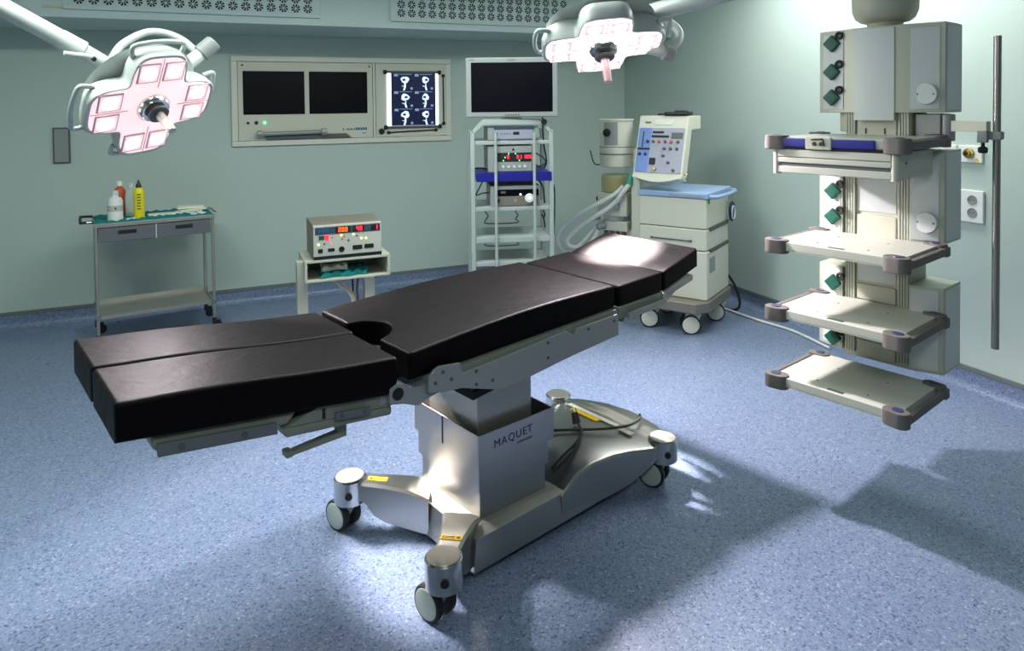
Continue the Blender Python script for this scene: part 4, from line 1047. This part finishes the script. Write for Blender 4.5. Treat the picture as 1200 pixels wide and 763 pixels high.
E_ = thing('diathermy_unit', 'grey diathermy generator with red digital displays on the cream cart', 'device', (.530, 4.505, .831))
G().prism([(.0, .0), (.0, .215), (.012, .224), (.33, .224), (.33, .0)], 'x', 0, .437, .005).build('housing', 'taupe', E_)
G().box(.006, .436, -.004, .30, -.0005, .022, .002).build('base_plinth', 'dark', E_)
fp = G().box(.004, .434, -.008, .003, .022, .215, .002).build('front_panel', 'warm', E_)
dp = G().box(.014, .426, -.011, -.006, .160, .206, .002).build('display_band', 'bluegrey', fp)
for x, n, m in ((.158, 3, 'orange_led'), (.268, 2, 'red_led'), (.385, 1, 'red_led')):
    bk = G().box(x - .018, x + n * .022 + .010, -.0125, -.010, .165, .203).build('digit_window', 'dark', dp)
for x, txt, m in ((.158, ('1101101', '1111110', '1111110'), 'orange_led'), (.272, ('0110011', '1111110'), 'red_led'), (.392, ('0110000',), 'red_led')):
    g = G()
    for k, b_ in enumerate(txt): seg_digit(g, x + k * .021, .170, .028, b_, y=-.0140)
    g.build('digit', m, dp)
g = G()
for k in range(5): g.box(.035 + k * .013, .044 + k * .013, -.0125, -.0105, .172 + .006 * (k % 2), .190 + .006 * (k % 3))
g.build('blue_marks', 'cyantext', dp)
g = G(); g.box(.036, .072, -.011, -.007, .128, .152); g.build('indicator_window', 'greenplug', fp)
G().box(.073, .098, -.0115, -.007, .124, .154).build('red_indicator', 'red_led', fp)
for x, z, m in ((.034, .098, 'yellow_led'), (.176, .148, 'yellow_led'), (.254, .148, 'yellow_led'), (.304, .118, 'yellow_led'), (.334, .116, 'yellow_led'), (.112, .100, 'pink_led'), (.180, .122, 'orange'), (.196, .140, 'orange'), (.222, .112, 'navytext'), (.276, .136, 'navytext'), (.07, .10, 'navytext'), (.12, .138, 'orange')):
    G().cyl((x, -.011, z), (x, -.007, z), .0065 if 'led' in m else .0055, seg=10).build('indicator', m, fp)
for x, z, w, h in ((.045, .056, .030, .026), (.107, .058, .042, .022), (.262, .062, .062, .028), (.338, .064, .060, .028)):
    so = G().box(x - .015, x - .015 + w, -.012, -.006, z - h / 2, z + h / 2, .004).build('socket', 'dark', fp)
G().lathe([(.018, 0), (.018, .005), (.010, .005), (.009, .001), (.001, .001)], (.178, -.008, .058), 18, (0, -1, 0)).build('round_socket', 'dark', fp)

def cloth(name, x0, x1, y0, y1, z, amp, m, seed, nx=26, ny=12, hang=None):
    g = G(); r = random.Random(seed); ph = [r.uniform(0, 6) for _ in range(6)]
    top = []
    for i in range(nx + 1):
        for j in range(ny + 1):
            x = x0 + (x1 - x0) * i / nx; y = y0 + (y1 - y0) * j / ny
            h = amp * (abs(math.sin(x * 47 + ph[0] + 9 * y)) * .45 + abs(math.sin(y * 61 + ph[1] - x * 23)) * .4 + .15)
            top.append(g.bm.verts.new((x + amp * .3 * math.sin(y * 50 + ph[2]), y + amp * .3 * math.sin(x * 40 + ph[3]), z + h)))
    fs = [g.bm.faces.new([top[i * (ny + 1) + j], top[(i + 1) * (ny + 1) + j], top[(i + 1) * (ny + 1) + j + 1], top[i * (ny + 1) + j + 1]]) for i in range(nx) for j in range(ny)]
    ret = bmesh.ops.extrude_face_region(g.bm, geom=fs)
    for v in [e for e in ret['geom'] if isinstance(e, bmesh.types.BMVert)]: v.co.z = z + (v.co.z - z) * .0
    bmesh.ops.recalc_face_normals(g.bm, faces=g.bm.faces)
    return g.build(name, m, ang=60)
cl = tag(cloth('surgical_cloth', .59, .88, 4.53, 4.74, .704, .040, 'teal', 5), 'crumpled teal cloth lying inside the open box of the cart', 'cloth')
pk = tag(cloth('instrument_wrap', .60, .76, 4.58, 4.70, .738, .032, 'paper', 9, 14, 8), 'white crumpled wrapping on the teal cloth inside the cart', 'wrapping')
def cart_cable(pts, m, label, r=.008): return tag(G().tube(pts, r, seg=8).build('hanging_cable', m), label, 'cable', 'cables hanging beneath the diathermy cart')
cart_cable([(.64, 4.60, .688), (.70, 4.58, .64), (.76, 4.56, .585), (.78, 4.56, .48), (.76, 4.60, .02)], 'beigecable', 'beige cable slanting down beneath the left middle of the cart')
cart_cable([(.70, 4.60, .688), (.74, 4.58, .63), (.785, 4.57, .57), (.80, 4.57, .45), (.82, 4.6, .02)], 'beigecable', 'second beige cable slanting beside the first beneath the cart', .007)
cart_cable([(.79, 4.62, .688), (.795, 4.61, .60), (.79, 4.60, .50), (.85, 4.66, .02)], 'rubber', 'black cable hanging beneath the cart beside the beige ones', .006)
cart_cable([(.835, 4.62, .688), (.82, 4.60, .61), (.825, 4.60, .52), (.88, 4.66, .02)], 'brown', 'brown cable hanging beneath the cart next to the right leg', .007)

# ------------------------------------------------------------------ instrument trolley
TY = rad(9); T0 = V(-.87, 5.93, 0)
TR = thing('instrument_trolley', 'stainless steel two-drawer instrument trolley against the back wall', 'trolley', T0, TY)
TL, TD = .83, .47
for x in (.012, TL - .012):
    for y in (.012, TD - .012):
        lg = G().cyl((x, y, .105), (x, y, .945), .0125, seg=16).build('leg', 'steel_soft', TR)
        G().cyl((x, y, .225), (x, y, .262), .019, seg=16, bev=.003).build('shelf_clamp', 'chrome', lg)
        fk = G().cyl((x, y, .085), (x, y, .110), .016, seg=14).box(x - .016, x + .045, y - .014, y + .014, .055, .090, .006).build('caster', 'blackp', TR)
        G().cyl((x + .03, y - .012, .036), (x + .03, y + .012, .036), .036, seg=24, bev=.006).build('wheel', 'rubber', fk)
tp = G(); tp.box(.0, TL, 0, TD, .915, .925)
for a in ((0, TL, -.006, .006), (0, TL, TD - .006, TD + .006)): tp.box(a[0], a[1], a[2], a[3], .915, .945, .003)
tp.box(-.006, .006, 0, TD, .915, .945, .003).box(TL - .006, TL + .006, 0, TD, .915, .945, .003)
tp.build('top_tray', 'steel_soft', TR)
lo = G().box(.02, TL - .02, .02, TD - .02, .236, .244)
lo.box(.02, TL - .02, TD - .026, TD - .016, .236, .272, .002).box(.02, TL - .02, .016, .026, .222, .246, .002).box(.016, .024, .02, TD - .02, .236, .262, .002).box(TL - .024, TL - .016, .02, TD - .02, .236, .262, .002)
lo.build('lower_shelf', 'steel_soft', TR)
G().box(.03, TL - .03, .01, TD - .03, .80, .912).build('drawer_carcass', 'greyd', TR)
for x0, x1 in ((.026, .408), (.416, TL - .030)):
    d = G().box(x0, x1, -.004, .015, .803, .908, .004).build('drawer', 'slate', TR)
    m = (x0 + x1) / 2
    G().box(m - .062, m + .062, -.009, -.003, .858, .886, .005, 3).build('drawer_pull', 'rubber', d)
G().box(.4085, .4155, -.006, .0, .80, .91).build('drawer_divider', 'panelw', TR)
hd = G().tube([(.0, .04, .955), (-.075, .04, .958), (-.085, .06, .958), (-.085, TD - .10, .958), (-.075, TD - .08, .958), (.0, TD - .08, .955)], .010, seg=10, sub=3).build('push_handle', 'rubber', TR)
G().cyl((-.045, .04, .957), (-.012, .04, .956), .013, seg=12).build('handle_ferrule', 'chrome', hd)
G().tube([(TL, .06, .945), (TL + .03, .06, .945), (TL + .03, TD - .06, .945), (TL, TD - .06, .945)], .008, seg=8, sub=1).build('end_rail', 'steel_soft', TR)
def ontray(o):
    o.location = T0; o.rotation_euler = (0, 0, TY); return o
tag(ontray(cloth('drape', .012, TL - .012, .012, TD - .012, .927, .034, 'teal', 3, 40, 20)), 'teal surgical drape covering the top tray of the steel trolley', 'cloth')
def bottle(name, label, x, y, prof, m, cap, capm, z=.944, extra=None):
    p = T0 + V(math.cos(TY) * x - math.sin(TY) * y, math.sin(TY) * x + math.cos(TY) * y, z)
    t = thing(name, label, 'bottle', p, TY, 'bottles on the instrument trolley')
    G().lathe(prof, (0, 0, 0), 32).build('body', m, t); G().lathe(cap, (0, 0, 0), 24).build('cap', capm, t)
    if extra: extra(t)
    return t
def lab1(t): G().lathe([(.0535, .075), (.0537, .076), (.0537, .12), (.0535, .121)], (0, 0, 0), 32).build('label', 'warm', t); G().box(-.006, .006, -.0555, -.053, .09, .108, .001, 1).build('emblem', 'greyd', t)
bottle('plastic_bottle', 'squat white plastic bottle at front left of the trolley top', .145, .12, [(.045, 0), (.053, .006), (.053, .15), (.046, .172), (.026, .182), (.024, .20)], 'white', [(.026, .196), (.026, .218), (.020, .232), (.001, .234)], 'panelw', extra=lab1)
bottle('antiseptic_bottle', 'bottle with orange-brown label and white cap behind the squat white bottle', .185, .33, [(.036, 0), (.040, .005), (.040, .20), (.034, .222), (.018, .235), (.017, .25)], 'orange', [(.021, .245), (.021, .272), (.016, .284), (.001, .285)], 'white')
bottle('clear_bottle', 'clear plastic bottle between orange-labelled bottle and yellow bottle', .262, .262, [(.038, 0), (.044, .006), (.044, .17), (.036, .205), (.018, .222), (.018, .235)], 'clear', [(.022, .232), (.022, .262), (.018, .270), (.001, .271)], 'clear')
def lab2(t):
    g = G()
    for k in range(6): g.box(-.016, .010, -.0405, -.0385, .075 + k * .022, .085 + k * .022)
    g.build('printed_lines', 'greyd', t)
bottle('squeeze_bottle', 'tall yellow bottle with black pointed nozzle on the trolley', .308, .14, [(.034, 0), (.039, .006), (.039, .19), (.037, .215), (.026, .238), (.016, .244)], 'yellow', [(.020, .242), (.020, .258), (.010, .280), (.005, .300), (.001, .301)], 'blackp', extra=lab2)
def packet(x, y, z, w, d, h, rz, label, seed, m='paper'):
    g = G(); r = random.Random(seed)
    g.hexa([(-w, -d, 0), (w, -d, 0), (w, d, 0), (-w, d, 0)], [(-w * .97, -d * .95, h * r.uniform(.7, 1.1)), (w * .97, -d * .95, h * r.uniform(.7, 1.2)), (w * .97, d * .95, h), (-w * .97, d * .95, h * r.uniform(.8, 1.3))], .002)
    o = g.build('sterile_packet', m)
    o.location = T0 + V(math.cos(TY) * x - math.sin(TY) * y, math.sin(TY) * x + math.cos(TY) * y, z); o.rotation_euler = (r.uniform(-.03, .03), r.uniform(-.03, .03), TY + rz)
    return tag(o, label, 'packet', 'sterile packets on the instrument trolley')
packet(.47, .20, .948, .10, .055, .012, .05, 'flat white sterile packet in the middle of the trolley top', 1)
packet(.245, .09, .948, .030, .018, .012, .2, 'small white packet at the foot of the yellow bottle', 2, 'white')
packet(.67, .22, .948, .105, .06, .012, -.1, 'lowest cream packet of the pile at right end of trolley', 3)
packet(.70, .25, .962, .10, .055, .013, .12, 'middle cream packet of the pile at right end of trolley', 4)
packet(.69, .27, .978, .10, .050, .016, -.06, 'topmost cream packet of the pile at right end of trolley', 5)
packet(.72, .09, .948, .06, .03, .008, .06, 'small white packet at front right corner of trolley top', 6, 'white')

# ------------------------------------------------------------------ light
def area(name, loc, size, energy, col=(1, 1, 1), rot=(0, 0, 0), sy=None, spread=180):
    l = bpy.data.lights.new(name, 'AREA'); l.energy = energy; l.color = col; l.size = size
    if sy: l.shape = 'RECTANGLE'; l.size_y = sy
    l.spread = rad(spread)
    o = bpy.data.objects.new(name, l); COL.objects.link(o); o.location = loc; o.rotation_euler = rot
    return o
cool = (.92, 1.0, .955)
area('ceiling_or_fill_light', (-1.0, 3.4, ZC - .01), 1.2, 38, cool, sy=.6)
area('ceiling_or_fill_light', (1.1, 3.7, ZC - .01), 1.2, 42, cool, sy=.6)
area('ceiling_or_fill_light', (.2, -.3, ZC - .01), 1.2, 30, cool, sy=.6)  # fill added above and behind the camera for near faces, no known fixture
area('ceiling_or_fill_light', (3.70, 3.5, ZC - .01), .6, 33, (.97, 1.0, .985), sy=2.0)
w = bpy.data.worlds.new('room_air'); S.world = w; w.use_nodes = True
w.node_tree.nodes['Background'].inputs['Color'].default_value = (.55, .62, .66, 1); w.node_tree.nodes['Background'].inputs['Strength'].default_value = .1
S.view_settings.view_transform = 'Standard'; S.view_settings.look = 'None'; S.view_settings.gamma = 1; S.view_settings.use_curve_mapping = False
S.view_settings.exposure = 0.56
S.cycles.max_bounces = 8
